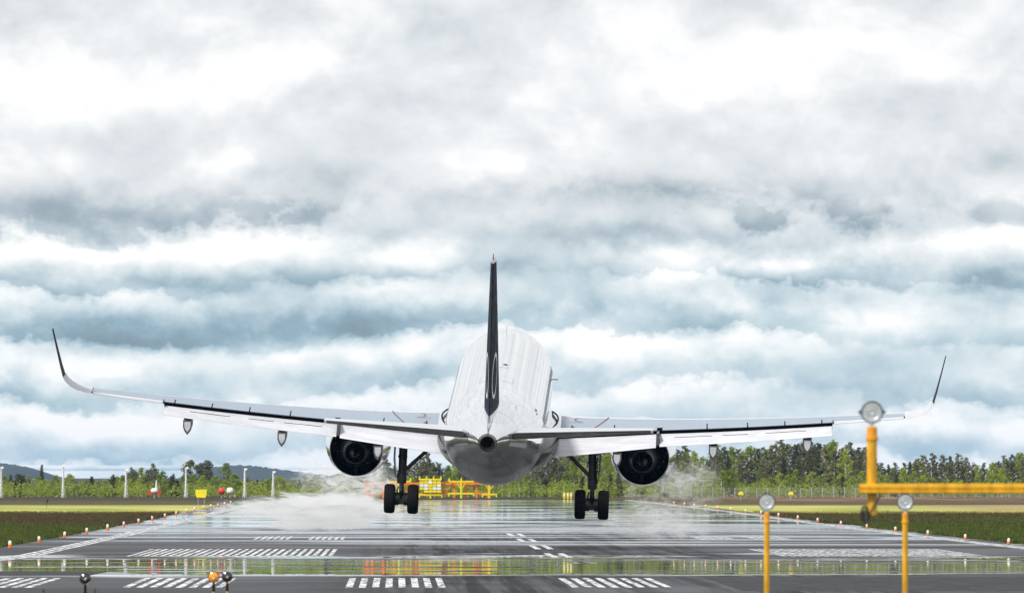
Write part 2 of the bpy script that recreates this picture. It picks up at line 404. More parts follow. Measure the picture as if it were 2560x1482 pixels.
for (d0, d1, cnt) in ((488, 512, 2), (577, 600, 1), (668, 692, 1), (770, 794, 1)):
    for k in range(cnt):
        stripes(-4.9 - 3.1 * k, -2.7 - 3.1 * k, d0, d1, name='touchdown_stripe'); stripes(17.1 + 3.1 * k, 19.3 + 3.1 * k, d0, d1, name='touchdown_stripe')
for k in range(5):
    d0 = 331 + 46 * k
    for i in (0, 1): mark(CL - .45 + i * .62, CL - .45 + i * .62 + .30, d0, d0 + 24, 'centreline_dash')
# repaired asphalt slab near the threshold
PATCH = simple('dark_new_asphalt', (.017, .017, .019), .6, var=.3, nscale=2, spec=.12)
v, f = strip([9.0, 14, 22, 32.4], list(np.linspace(226, 258, 12)), .003)
obj('asphalt_patch', mesh('asphalt_patch', v, f, PATCH, True, 80), runway)
v, f = strip([-19.4, -14, -9.2], list(np.linspace(262, 282, 8)), .003)
obj('asphalt_patch', mesh('asphalt_patch', v, f, PATCH, True, 80), runway)

# rough grass along both verges
def tufts(name, n, xf, label):
    D = nrng.uniform(330, 800, n * 3); keep = nrng.random(n * 3) < (360 / D) ** 1.2
    D = D[keep][:n]; n = len(D)
    xx = xf(D, nrng.random(n) ** 1.5)
    V = np.zeros((n * 4 * 3, 3)); zz = np.interp(D, _g, _z) - .03
    for b in range(4):
        a = nrng.uniform(0, 6.28, n); w = nrng.uniform(.02, .05, n); h = nrng.uniform(.08, .26, n)
        ox = xx + nrng.uniform(-.15, .15, n); oy = D + nrng.uniform(-.15, .15, n)
        i = np.arange(n) * 12 + b * 3
        V[i] = np.c_[ox - w * np.cos(a), oy - w * np.sin(a), zz]
        V[i + 1] = np.c_[ox + w * np.cos(a), oy + w * np.sin(a), zz]
        V[i + 2] = np.c_[ox + nrng.uniform(-.12, .12, n), oy + nrng.uniform(-.12, .12, n), zz + h]
    me = bpy.data.meshes.new(name); m = len(V)
    me.vertices.add(m); me.vertices.foreach_set('co', V.ravel())
    me.loops.add(m); me.loops.foreach_set('vertex_index', np.arange(m, dtype=np.int32))
    me.polygons.add(m // 3); me.polygons.foreach_set('loop_start', np.arange(0, m, 3, dtype=np.int32))
    me.materials.append(GRASS); me.update(); me.validate()
    o = obj(name, me); tag(o, label, 'grass', kind='stuff')
tufts('grass', 60000, lambda D, u: RX0 - .1 - u * 18, 'rough dark grass along the left runway verge')
tufts('grass', 60000, lambda D, u: RX1 + .1 + u * 26, 'rough dark grass along the right runway verge')

# ------------------------------------------------------------------ airliner
air = empty('airliner', P(1240, 1290, 348)); air.rotation_mode = 'YXZ'
air.rotation_euler = (R(7.1), R(1.8), -R(2.05))
tag(air, 'white twin-engine airliner with dark tail fin, seen from behind just above the runway', 'airplane')
GX = 17.7
def L(x, X, z): return Vector((x, GX - X, z))      # x right, X metres behind the nose, z above the wheels
ST = np.array([  # X, half width, top, bottom
 (0,.03,3.80,3.72),(.25,.48,4.25,3.28),(.8,.86,4.62,2.92),(1.6,1.22,5.05,2.62),(2.6,1.52,5.55,2.38),(3.8,1.77,5.98,2.22),(5.2,1.93,6.22,2.14),(6.6,1.975,6.27,2.13),
 (12,1.975,6.27,2.13),(18,1.975,6.27,2.13),(23.5,1.975,6.27,2.13),(25,1.97,6.27,2.17),(26.5,1.93,6.27,2.33),(28,1.85,6.265,2.60),(30,1.66,6.23,3.06),(32,1.39,6.16,3.58),
 (34,1.05,6.03,4.12),(35.5,.76,5.90,4.52),(36.7,.50,5.76,4.84),(37.3,.36,5.66,4.98)])
Xs = np.concatenate([np.arange(0, 6.6, .3), np.arange(6.6, 23.5, 1.3), np.arange(23.5, 37.3, .3), [37.3]])
def fsec(X):
    return [float(np.interp(X, ST[:, 0], ST[:, i])) for i in (1, 2, 3)]
_fx = np.arange(0, 37.4, .1); _fs = np.array([fsec(x) for x in _fx])
for i in range(3):
    kk = np.exp(-.5 * (np.arange(-12, 13) / 5.0) ** 2); kk /= kk.sum()
    sm = np.convolve(np.pad(_fs[:, i], 12, mode='edge'), kk, mode='valid')
    blend = np.clip((_fx - 2) / 2, 0, 1) * np.clip((37.2 - _fx) / 1.5, 0, 1)
    _fs[:, i] = _fs[:, i] * (1 - blend) + sm * blend
def fs(X): return [float(np.interp(X, _fx, _fs[:, i])) for i in range(3)]
def fpt(X, a, off=0.0):      # a = 0 at the top, positive to the right
    w, t_, b_ = fs(X); zc = (t_ + b_) / 2; hh = (t_ - b_) / 2
    return L((w + off) * math.sin(a), X, zc + (hh + off) * math.cos(a))
NF = 56
mb = MB().loft([[fpt(X, -2 * math.pi * j / NF) for j in range(NF)] for X in Xs], True, False)
BELLY = simple('belly_reflection_grey', (.045, .043, .040), .22, 0, 0, .25, .6, spec=.10, bump=.03)
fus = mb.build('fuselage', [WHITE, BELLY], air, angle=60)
for pl in fus.data.polygons:                # dark ground reflection put into the underside colour, from the waist line down
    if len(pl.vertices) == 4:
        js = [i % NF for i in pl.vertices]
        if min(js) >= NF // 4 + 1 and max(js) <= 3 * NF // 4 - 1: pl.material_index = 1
# exhaust of the tail cone
zc = (5.66 + 4.98) / 2
mb = MB().lathe([(GX - 37.25, .345), (GX - 37.45, .335), (GX - 37.62, .31), (GX - 37.63, .27), (GX - 37.5, .19), (GX - 37.2, .17)], (0, 0, zc), 'y', 32)
mb.build('tail_cone_exhaust', simple('burnt_exhaust_steel', (.10, .09, .085), .3, .85), fus)
MB().lathe([(GX - 37.22, .001), (GX - 37.23, .175)], (0, 0, zc), 'y', 24).build('exhaust_opening', BLACK, fus)
def patch(name, X0_, X1_, a0, a1, m, off=.004, n=8, parent=fus):
    v, f = [], []
    for i in range(n + 1):
        for j in range(n + 1): v.append(fpt(X0_ + (X1_ - X0_) * i / n, a0 + (a1 - a0) * j / n, off))
    for i in range(n):
        for j in range(n): q = i * (n + 1) + j; f.append((q, q + 1, q + n + 2, q + n + 1))
    return obj(name, mesh(name, v, f, m, True, 80), parent)
# panel outlines, marks and antennas on the upper fuselage
for sg in (-1, 1):
    for (a, b, c_, d) in ((25.0, 25.05, .10, .34), (23.2, 23.23, .10, .34), (23.2, 25.05, .335, .342)):
        patch('panel_line', a, b, sg * c_, sg * d, PANEL)
    patch('panel_line', 30.2, 31.0, sg * .62, sg * .632, PANEL); patch('panel_line', 30.98, 31.01, sg * .62, sg * .70, PANEL)
    # recess plates at the tailplane root
    patch('tailplane_root_plate', 31.9, 35.3, sg * 1.22, sg * 1.86, simple('bare_root_plate', (.42, .42, .44), .18, .7), .01, 10)
patch('warning_mark', 19.0, 19.5, .10, .14, SEAL); patch('warning_mark', 19.15, 19.35, .07, .17, SEAL); patch('panel_line', 20.3, 20.36, .0, .2, PANEL)
patch('drain_mark', 26.5, 26.8, math.pi - .06, math.pi + .06, FAIR)
patch('paint_mark', 26.4, 27.2, .98, 1.04, PANEL); patch('paint_mark', 26.9, 27.4, 1.06, 1.1, PANEL)
q = fpt(9.0, 0.02); MB().add([q + Vector((-.02, .2, -.05)), q + Vector((.02, .2, -.05)), q + Vector((.02, -.2, -.05)), q + Vector((-.02, -.2, -.05)), q + Vector((-.008, -.05, .42)), q + Vector((.008, -.05, .42)), q + Vector((.008, -.15, .42)), q + Vector((-.008, -.15, .42))],
    [(3,2,1,0),(4,5,6,7),(0,1,5,4),(1,2,6,5),(2,3,7,6),(3,0,4,7)]).build('antenna', WHITE, fus, False)
q = fpt(8.0, 1.45); MB().box(q - Vector((.05, .1, .012)), q + Vector((.22, .1, .012))).build('side_probe', FAIR, fus, False)
SEAM = simple('faint_panel_seam', (.52, .52, .54), .3, .4)
for X in (14.6, 19.8, 24.4, 27.3, 29.4, 33.4):
    for sg in (-1, 1):
        patch('panel_seam', X, X + .025, sg * .02, sg * 1.5, SEAM, .003, 14)
# cabin windows along both sides
wv = []
win_me = None
for sg in (-1, 1):
    for i in range(30):
        patch('cabin_window', 7.2 + i * .62, 7.42 + i * .62, sg * 1.23, sg * 1.38, SEAL, .004, 2)
# belly fairing under the wing
rings = []
for i in range(25):
    u = i / 24; X = 10.3 + 13.0 * u; e = max(.02, math.sin(math.pi * min(1, max(0, u))) ** .42)
    w = .6 + 1.85 * e; hh = .25 + 1.12 * e
    rings.append([L(w * math.cos(a), X, 3.05 - hh * (math.sin(a) if math.sin(a) > 0 else .6 * math.sin(a))) for a in [2 * math.pi * j / 40 for j in range(40)]])
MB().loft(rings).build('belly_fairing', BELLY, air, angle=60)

FDROP = .195
# wings
def LEX(s): return 11.9 + (s - 1.98) * .5206
def TEX(s): return 18.1 if s <= 6.4 else 18.1 + (s - 6.4) * .288
def chord(s): return TEX(s) - LEX(s)
def inc(s): return R(-.2 - 1.6 * (s - 2) / 14.3)
def zte(s): return 3.15 + math.tan(R(4.9)) * (s - 2) + .0022 * (s - 2) ** 2
def tcr(s): return .125 - .02 * min(1, (s - 2) / 8) if s > 2 else .125
def yt(x, tc): return 5 * tc * (.2969 * math.sqrt(max(x, 0)) - .126 * x - .3516 * x ** 2 + .2843 * x ** 3 - .1036 * x ** 4)
def wp(side, s, fr, up=True, off=0.0):
    c = chord(s); th = yt(fr, tcr(s)); cb = .014 * 4 * fr * (1 - fr)
    z = zte(s) + (1 - fr) * c * math.sin(inc(s)) + c * (cb + (th if up else -.85 * th)) + (off if up else -off)
    return L(side * s, LEX(s) + fr * c, z)
FRU = [0, .004, .015, .035, .07, .12, .2, .3, .42, .55, .66, .78]
def wing_ring(side, s, fmax=.78):
    fr = [q * fmax / .78 for q in FRU]
    return [wp(side, s, q, True) for q in fr[::-1]] + [wp(side, s, q, False) for q in fr[1:]]
def orient(side, rings): return rings if side > 0 else [r[::-1] for r in rings]
for side in (-1, 1):
    sn = 'left' if side < 0 else 'right'
    S = [.6, 1.6, 2.2, 3, 4, 5, 6, 6.4, 7, 8, 9, 10, 11, 12, 13, 14, 15, 16.05]
    mb = MB().loft(orient(side, [wing_ring(side, s) for s in S]))
    wing = mb.build('wing', [WINGTOP, BLACK], air, angle=50)
    k = len(wing_ring(side, 3))
    for pl in wing.data.polygons:       # blunt rear face of the wing box painted black for the shade in the flap slot
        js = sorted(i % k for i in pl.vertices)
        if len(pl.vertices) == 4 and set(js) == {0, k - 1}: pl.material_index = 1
    # white leading edge
    mb = MB(); rr = []
    for s in S[2:]: rr.append([wp(side, s, .30, True, .001)] + [wp(side, s, q, True, .014) for q in (.298, .24, .17, .12, .07, .035, .015, .004, 0)] + [wp(side, s, q, False, .014) for q in (.004, .015, .04)])
    MB().loft(orient(side, rr), False, False, False).build('leading_edge_slat', FLAPW, wing, angle=60)
    # spoiler panels
    SP = [(2.35, 2.88), (2.93, 4.58), (4.63, 6.3), (6.52, 8.26), (8.31, 9.86), (9.91, 11.33), (11.38, 12.78), (12.83, 13.22)]
    for a, b in SP:
        v = []
        for s in (a, b):
            v += [wp(side, s, .63, True, .006), wp(side, s, .76, True, .010), wp(side, s, .885, True, .016), wp(side, s, .885, True, -.012), wp(side, s, .76, True, -.03), wp(side, s, .63, True, -.02)]
        mb = MB().loft(orient(side, [v[:6], v[6:]]))
        mb.build('spoiler', WINGTOP, wing, angle=40)
    for s in (2.905, 4.605, 8.285, 9.885, 11.355, 12.805):
        v = [wp(side, s - .035, .63, True, .004), wp(side, s + .035, .63, True, .004), wp(side, s + .035, .775, True, .004), wp(side, s - .035, .775, True, .004)]
        obj('spoiler_gap', mesh('spoiler_gap', v, [(0, 1, 2, 3)], SEAL), wing)
    # flaps
    def flap(a, b, ca, cb_, defl, name='flap'):
        rings = []
        for i in range(7):
            s = a + (b - a) * i / 6; cf = ca + (cb_ - ca) * i / 6
            o = wp(side, s, .865, True); o = o + Vector((0, 0, -FDROP * (.6 + .4 * cf / 1.2)))
            ring = []
            for q in [1, .8, .6, .4, .25, .12, .05, .01]: ring.append((q, yt(q, .13) + .003))
            for q in [0, .02, .08, .2, .4, .6, .8, 1]: ring.append((q, -.6 * yt(q, .13) - .003))
            pts = []
            for q, h in ring:
                X_, Z_ = q * cf, h * cf
                pts.append(o + Vector((0, -(X_ * math.cos(defl) + Z_ * math.sin(defl)), -X_ * math.sin(defl) + Z_ * math.cos(defl))))
            rings.append(pts)
        return MB().loft(orient(side, rings)).build(name, FLAPW, wing, angle=45)
    flap(2.2, 6.28, 1.52, 1.12, R(21)); flap(6.42, 13.2, 1.06, .80, R(21))
    for a, b in ((2.2, 6.3), (6.4, 13.22)):  # black sheet standing in for the shade between spoilers and flaps
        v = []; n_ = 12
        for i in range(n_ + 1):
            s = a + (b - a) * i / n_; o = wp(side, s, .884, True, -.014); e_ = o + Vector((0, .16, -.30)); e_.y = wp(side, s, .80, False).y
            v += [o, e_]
        obj('flap_slot_shade', mesh('flap_slot_shade', v, [(2 * i, 2 * i + 1, 2 * i + 3, 2 * i + 2) for i in range(n_)], BLACK), wing)
    # flap joint plates
    for s in (6.35,):
        o = wp(side, s, .86, True)
        MB().box(o + Vector((-.05, -.9, -.52)), o + Vector((.05, .1, -.05))).build('flap_joint', FAIR, wing, False)
    # thin rubber strips along the flaps
    for a, b in ((7.0, 8.5), (8.9, 9.9), (10.6, 12.2)):
        pts = []
        for i in range(9):
            s = a + (b - a) * i / 8; cf = 1.06 + (.80 - 1.06) * (s - 6.42) / 6.78 if s > 6.4 else 1.52 + (1.12 - 1.52) * (s - 2.2) / 4.08
            o = wp(side, s, .865, True) + Vector((0, 0, -FDROP * (.6 + .4 * cf / 1.2)))
            X_, Z_ = .42 * cf, (yt(.42, .13) + .008) * cf
            pts.append(o + Vector((0, -(X_ * math.cos(R(21)) + Z_ * math.sin(R(21))), -X_ * math.sin(R(21)) + Z_ * math.cos(R(21)))))
        MB().tube(pts, .012, 5).build('flap_scuff_strip', SEAL, wing, False)
    # aileron: rear part of the outer wing
    rings = []
    for s in (13.27, 14.0, 15.0, 16.0):
        rings.append([wp(side, s, q, True) for q in (1, .94, .86, .79)] + [wp(side, s, q, False) for q in (.79, .86, .94, 1)])
    rings = [[r_[0] + Vector((0, 0, .012))] + r_[1:-1] + [r_[-1] - Vector((0, 0, .012))] for r_ in rings]
    MB().loft(orient(side, rings)).build('aileron', FLAPW, wing, angle=30)
    o = wp(side, 13.235, .7, True, .02); o2 = wp(side, 13.235, .99, False, .02)
    MB().box((min(o.x, o2.x) - .012, o2.y, o2.z - .01), (max(o.x, o2.x) + .012, o.y, o.z)).build('aileron_gap', FAIR, wing, False)
    # curved tip and dark winglet
    tip = [(16.05, zte(16.05), 0), (16.34, zte(16.05) + .06, 12), (16.64, zte(16.05) + .16, 24), (16.88, zte(16.05) + .31, 38), (17.05, zte(16.05) + .50, 55), (17.14, zte(16.05) + .68, 72)]
    wl = [(17.14, zte(16.05) + .68, 76), (17.22, zte(16.05) + 1.05, 79), (17.38, zte(16.05) + 1.9, 80), (17.52, zte(16.05) + 2.68, 80)]
    def tip_ring(s, z, cant, le, c, tc):
        ring = []; cr = R(cant)
        fr = [1, .85, .7, .5, .3, .15, .06, .015]
        for q, sgn in [(q, 1) for q in fr] + [(0, 0)] + [(q, -1) for q in fr[::-1]]:
            h = (yt(q, tc) * sgn + (.003 * sgn)) * c + .014 * 4 * q * (1 - q) * c * math.cos(cr)
            ring.append(L(side * (s - h * math.sin(cr)), le + q * c, z + h * math.cos(cr) + (1 - q) * c * .012))
        return ring
    rt = []
    for i, (s, z, ca) in enumerate(tip):
        le = LEX(16.05) + [0, .2, .42, .62, .82, 1.0][i]; te = TEX(16.05) + [0, .1, .2, .3, .42, .54][i]
        rt.append(tip_ring(s, z, ca, le, te - le, .11))
    MB().loft(orient(side, rt)).build('wing_tip', FLAPW, wing, angle=50)
    rt = []
    for i, (s, z, ca) in enumerate(wl):
        le = LEX(16.05) + 1.0 + [0, .4, 1.15, 1.8][i]; te = TEX(16.05) + .54 + [0, .25, .75, 1.2][i]
        rt.append(tip_ring(s, z, ca, le, te - le, [.04, .035, .03, .025][i]))
    MB().loft(orient(side, rt)).build('winglet', NAVY, wing, angle=50)
    # flap track fairings: canoe bodies with a pointed lower edge
    for s in (4.75, 8.55, 12.25):
        cf = 1.06 + (.80 - 1.06) * (s - 6.42) / 6.78 if s > 6.4 else 1.52 + (1.12 - 1.52) * (s - 2.2) / 4.08
        o = wp(side, s, .865, True) + Vector((0, 0, -FDROP * (.6 + .4 * cf / 1.2)))
        te = o + Vector((0, -cf * .93, -cf * math.sin(R(21)) * .93)); c0 = wp(side, s, .45, False) + Vector((0, 0, .05)); rings = []
        for i in range(9):
            u = i / 8; k_ = math.sin(math.pi * min(.5, .08 + u * .62)) ** .8
            w = .175 * (.3 + .7 * k_); h = .58 * (.2 + .8 * k_)
            base_ = c0 + (te - c0) * u + Vector((0, 0, -.12 * math.sin(math.pi * u) - .10))
            rings.append([base_ + Vector(q) for q in ((-w, 0, 0), (-w, 0, -h * .45), (-w * .72, 0, -h * .72), (0, 0, -h), (w * .72, 0, -h * .72), (w, 0, -h * .45), (w, 0, 0))])
        fo = MB().loft(rings).build('flap_track_fairing', FAIR, wing, angle=50)
        e = rings[-1]; cc = sum(e, Vector()) / 7
        v = [cc + (q - cc) * .70 + Vector((0, -.012, .03)) for q in e]
        mesh_o = obj('fairing_end_plate', mesh('fairing_end_plate', v, [tuple(range(7))], FLAPW), wing)
    # red walkway outline and seal on the inner wing
    def line(pts, w, m, name, off=.03):
        v = []; f = []
        for i, (s, fr_) in enumerate(pts):
            s2, f2 = pts[min(i + 1, len(pts) - 1)]; s1, f1 = pts[max(i - 1, 0)]
            d = Vector(((s2 - s1), (f2 - f1) * chord(s))).normalized(); nrm = Vector((-d.y, d.x)) * w
            v += [wp(side, s + nrm.x, fr_ + nrm.y / chord(s), True, off), wp(side, s - nrm.x, fr_ - nrm.y / chord(s), True, off)]
        for i in range(len(pts) - 1): f.append((2 * i, 2 * i + 1, 2 * i + 3, 2 * i + 2))
        obj(name, mesh(name, v, f, m), wing)
    line([(4.35 - .75 * u ** 2, .15 + .7 * u) for u in [i / 10 for i in range(11)]], .02, RED, 'walkway_line')
    line([(3.35 + .35 * math.cos(a), .44 + .1 * math.sin(a)) for a in [math.pi * (.55 + i / 9 * .8) for i in range(10)]], .02, RED, 'walkway_arrow')
    line([(3.35, .54), (2.75, .55)], .02, RED, 'walkway_arrow'); line([(3.0, .70), (2.86, .72)], .05, RED, 'walkway_arrow')
    # black seal where the wing meets the fairing
    pts = [wp(side, 2.05 + .28 * math.sin(math.pi * u), .25 + .55 * u, True, .03 + .16 * (1 - u)) for u in [i / 10 for i in range(11)]]
    MB().tube(pts, .035, 6).build('root_seal', SEAL, wing)
    # wing root fillet
    rr = []
    for u in [i / 12 for i in range(13)]:
        fr_ = .05 + .80 * u; a_ = wp(side, 2.45, fr_, True, .005); b_ = a_.copy(); b_.x = side * 1.9; b_.z += .55 * (1 - .5 * u)
        rr.append([b_, a_ * .5 + b_ * .5 + Vector((-side * .10, 0, -.10)), a_])
    MB().loft(rr if side < 0 else [q[::-1] for q in rr], False, False, False).build('root_fillet', WHITE, wing, angle=80)

    # engine
    cx, cz = side * 5.75, 2.12
    eng = MB()
    outer = [(10.35, 1.02), (10.30, 1.07), (10.36, 1.12), (10.6, 1.20), (11.2, 1.29), (12.0, 1.32), (12.8, 1.30), (13.6, 1.23), (14.3, 1.13), (14.6, 1.08)]
    inner = [(14.6, 1.055), (14.2, 1.04), (13.4, 1.0), (12.6, .98), (11.6, .99), (10.9, .99), (10.6, .97), (10.42, .985), (10.35, 1.02)]
    nac = MB().lathe([(GX - X, r) for X, r in outer[::-1]], (cx, 0, cz), 'y', 56).build('engine', WHITE, air, angle=60)
    for pl in nac.data.polygons: pl.flip()
    MB().lathe([(GX - X, r) for X, r in inner], (cx, 0, cz), 'y', 56).build('duct_liner', DUCT, nac, angle=60)
    MB().lathe([(GX - 14.605, 1.053), (GX - 14.605, 1.082), (GX - 14.45, 1.10)], (cx, 0, cz), 'y', 56).build('nozzle_rim', CHROME, nac, angle=60)
    MB().lathe([(GX - X, r) for X, r in ((11.6, .50), (12.4, .56), (13.2, .66), (14.0, .70), (14.6, .66), (15.4, .50), (15.7, .43), (15.7, .40), (15.3, .40))], (cx, 0, cz), 'y', 40).build('core_cowl', CORE, nac, angle=40)
    MB().lathe([(GX - X, r) for X, r in ((15.2, .39), (15.25, .02))], (cx, 0, cz), 'y', 24).build('core_outlet', BLACK, nac)
    MB().lathe([(GX - X, r) for X, r in ((15.2, .25), (15.7, .24), (16.1, .16), (16.4, .05), (16.42, .001))], (cx, 0, cz), 'y', 24).build('exhaust_plug', PLUG, nac)
    # guide vanes and fan blades
    bl = MB()
    bl.box((-.012, -.22, .5), (.012, .22, .985)); vme = bl.me('guide_vane', VANE, False)
    for i in range(28):
        o = obj('guide_vane', vme, nac); o.location = (cx, GX - 12.5, cz); o.rotation_euler = (0, 2 * math.pi * (i + .5) / 28, 0)
    n = 18; mbf = MB(); rings = []
    for q in [i / 6 for i in range(7)]:
        r = .28 + .69 * q; tw = R(28 + 36 * q); wd = .20 + .14 * q
        a = Vector((math.sin(tw) * wd, math.cos(tw) * wd, 0))
        rings.append([Vector((0, 0, r)) + a + Vector((.006, 0, 0)), Vector((0, 0, r)) - a + Vector((.006, 0, 0)), Vector((0, 0, r)) - a - Vector((.006, 0, 0)), Vector((0, 0, r)) + a - Vector((.006, 0, 0))])
    fme = mbf.loft(rings).me('fan_blade', VANE)
    for i in range(n):
        o = obj('fan_blade', fme, nac); o.location = (cx, GX - 11.3, cz); o.rotation_euler = (0, 2 * math.pi * i / n, 0)
    MB().lathe([(GX - 11.6, .52), (GX - 11.0, .34), (GX - 10.6, .02)], (cx, 0, cz), 'y', 32).build('spinner', DUCT, nac)
    # pylon, inside the duct and up to the wing
    MB().loft([[L(cx - .10, 12.9, cz + .6), L(cx - .17, 14.2, cz + .6), L(cx, 16.4, cz + .5), L(cx + .17, 14.2, cz + .6), L(cx + .10, 12.9, cz + .6)],
               [L(cx - .10, 12.3, cz + 1.32), L(cx - .2, 14.2, cz + 1.5), L(cx, 17.0, cz + 1.25), L(cx + .2, 14.2, cz + 1.5), L(cx + .10, 12.3, cz + 1.32)]]).build('pylon', CORE, nac)
    MB().box((cx - .05, GX - 14.2, cz - 1.03), (cx + .05, GX - 12.9, cz - .6)).build('duct_strut', VANE, nac, False)
    # nacelle strake
    MB().box((cx - side * .95 - .01, GX - 12.6, cz + .80), (cx - side * .95 + .01, GX - 11.8, cz + 1.12)).build('nacelle_strake', WHITE, nac, False)

    # main landing gear
    gx = side * 3.795
    gear = empty('main_landing_gear'); gear.parent = air
    MB().tube([(gx - side * .03, .05, 2.88), (gx, 0, 1.35)], [.17, .15], 20).build('strut', GEAR, gear)
    MB().lathe([(2.35, .15), (2.33, .185), (2.24, .185), (2.22, .15)], (gx - side * .015, .02, 0), 'z', 20).build('strut_collar', GEAR, gear)
    MB().lathe([(1.62, .15), (1.60, .19), (1.34, .20), (1.22, .18), (1.20, .12)], (gx, 0, 0), 'z', 20).build('strut_collar', GEAR, gear)
    MB().tube([(gx, 0, 1.3), (gx, 0, .6)], .095, 18).build('shock_piston', GEARB, gear)
    MB().tube([(gx, -.10, 1.25), (gx, -.42, .95), (gx, -.12, .62)], [.05, .06, .05], 8).build('torque_link', GEAR, gear)
    MB().lathe([(-.62, .07), (-.6, .10), (-.16, .10), (-.14, .17), (.14, .17), (.16, .10), (.6, .10), (.62, .07)], (gx, 0, .585), 'x', 18, True).build('axle', GEAR, gear)
    MB().box((gx - .16, -.16, .38), (gx + .16, .16, .62)).build('axle_block', GEAR, gear, False)
    MB().tube([(gx - side * .1, .02, 1.72), (gx - side * 1.28, .15, 2.82)], [.075, .075], 12).build('side_brace', GEAR, gear)
    MB().box((gx - side * .12 - .07, -.08, 1.55), (gx - side * .12 + .07, .12, 1.82)).build('brace_bracket', GEAR, gear, False)
    MB().tube([(gx - .12, -.1, 1.1), (gx - .17, -.16, .9), (gx - .1, -.1, .72)], .03, 6).build('brake_hose', CABLE, gear)
    MB().tube([(gx + .19, -.06, 2.8), (gx + .17, -.05, 1.9), (gx + .15, -.05, 1.3)], .018, 6).build('brake_hose', CABLE, gear)
    dx_ = side * .30
    MB().loft([[(gx + dx_ - .025, .75, 2.86), (gx + dx_ + .025, .75, 2.86), (gx + dx_ + .025, -.30, 2.80), (gx + dx_ - .025, -.30, 2.80)],
               [(gx + dx_ - .04, .7, 2.2), (gx + dx_ + .01, .7, 2.2), (gx + dx_ + .01, -.42, 2.2), (gx + dx_ - .04, -.42, 2.2)],
               [(gx + side * .22 - .02, .35, 1.45), (gx + side * .22 + .02, .35, 1.45), (gx + side * .22 + .02, -.22, 1.45), (gx + side * .22 - .02, -.22, 1.45)]]).build('gear_door', FAIR, gear, angle=30)
    for ws in (-1, 1):
        wx = gx + ws * .465
        pr = [(-.20, .30), (-.215, .40), (-.215, .47), (-.20, .53), (-.165, .568), (-.11, .582), (-.075, .584), (-.07, .576), (-.06, .584), (0, .586), (.06, .584), (.07, .576), (.075, .584), (.11, .582), (.165, .568), (.20, .53), (.215, .47), (.215, .40), (.20, .30)]
        MB().lathe(pr, (wx, 0, .585), 'x', 48).build('tyre', TYRE, gear)
        MB().lathe([(-.16, .02), (-.17, .26), (-.205, .31), (.205, .31), (.17, .26), (.16, .02)], (wx, 0, .585), 'x', 32, True).build('wheel_rim', GEAR, gear)
        MB().lathe([(-.10, .2), (-.10, .26), (.10, .26), (.10, .2)], (wx - ws * .27, 0, .585), 'x', 24, True).build('brake_pack', GEAR, gear)

    # tailplane with elevator deflected upwards
    def tz(s): return 5.22 + (s - .8) * .105
    def tle(s): return 31.7 + (s - .8) * .62
    def tte(s): return 35.55 + (s - .8) * .21
    ti = R(-2.2)
    def tp(s, fr, up):
        c = tte(s) - tle(s); h = yt(fr, .10) * c * (1 if up else -1)
        return L(side * s, tle(s) + fr * c, tz(s) + (.68 - fr) * c * math.sin(ti) + h)
    SS = [.35, .8, 1.6, 2.6, 3.6, 4.6, 5.4, 6.0, 6.2]
    rr = []
    for s in SS:
        rr.append([tp(s, q, True) for q in (.68, .5, .35, .2, .1, .04, .01)] + [tp(s, 0, True)] + [tp(s, q, False) for q in (.01, .04, .1, .2, .35, .5, .68)])
    tail = MB().loft(orient(side, rr)).build('tailplane', WHITE, air, angle=50)
    de = R(13.5); rr = []
    for s in [.95, 2, 3, 4, 5, 6.1]:
        c = tte(s) - tle(s); o = tp(s, .69, True) * .5 + tp(s, .69, False) * .5; ring = []
        for q, sg in [(1, 1), (.6, 1), (.3, 1), (.1, 1), (0, 0), (.1, -1), (.3, -1), (.6, -1), (1, -1)]:
            X_ = q * .31 * c; hh = sg * (yt(.69 + .31 * q, .10) * c + .006)
            ring.append(o + Vector((0, -(X_ * math.cos(de) - hh * math.sin(de)), X_ * math.sin(de) + hh * math.cos(de))))
        rr.append(ring)
    MB().loft(orient(side, rr)).build('elevator', simple('elevator_paint', (.42, .42, .44), .35, 0, .2), tail, angle=40)

# fin and rudder
def fin_ring(z, f0, f1, k=10, grow=0.0):
    u = (z - 6.0) / 6.1; le = 29.6 + 5.3 * u; te = 35.75 + 1.0 * u; c = te - le; tc = .088 + .01 * u
    fr = [f1 + (f0 - f1) * (i / k) ** 1.5 if f0 == 0 else f1 + (f0 - f1) * i / k for i in range(k + 1)]
    fr = [f1 - (f1 - f0) * (1 - (1 - i / k) ** 2) for i in range(k + 1)]
    a = [L(yt(q, tc) * c + grow + .012, le + q * c, z) for q in fr]; b = [L(-yt(q, tc) * c - grow - .012, le + q * c, z) for q in fr[::-1]]
    return a + b[1:] if f0 == 0 else a + b
ZF = [5.95, 6.3, 7, 8, 9, 10, 11, 11.8, 12.0]
fin = MB().loft([fin_ring(z, 0, .70) for z in ZF]).build('fin', NAVY, air, angle=50)
rud = MB().loft([fin_ring(z, .705, 1.0, 6) for z in [6.15, 7, 8, 9, 10, 11, 11.95]]).build('rudder', NAVY, fin, angle=50)
MB().loft([[q + Vector((0, 0, 0)) for q in fin_ring(12.0, 0, 1.0, 8, .006)], [Vector((q.x * .5, q.y, q.z)) for q in fin_ring(12.13, 0, .99, 8)]]).build('fin_cap', simple('fin_cap_metal', (.45, .46, .48), .3, .5), fin, angle=50)
for dz_, w_ in ((0, .012), (.0, .012)): pass
for fx in (36.0, 36.5): MB().tube([L(0, fx, 12.1), L(0, fx + .05, 12.34)], [.02, .005], 6).build('static_wick', GEAR, fin)
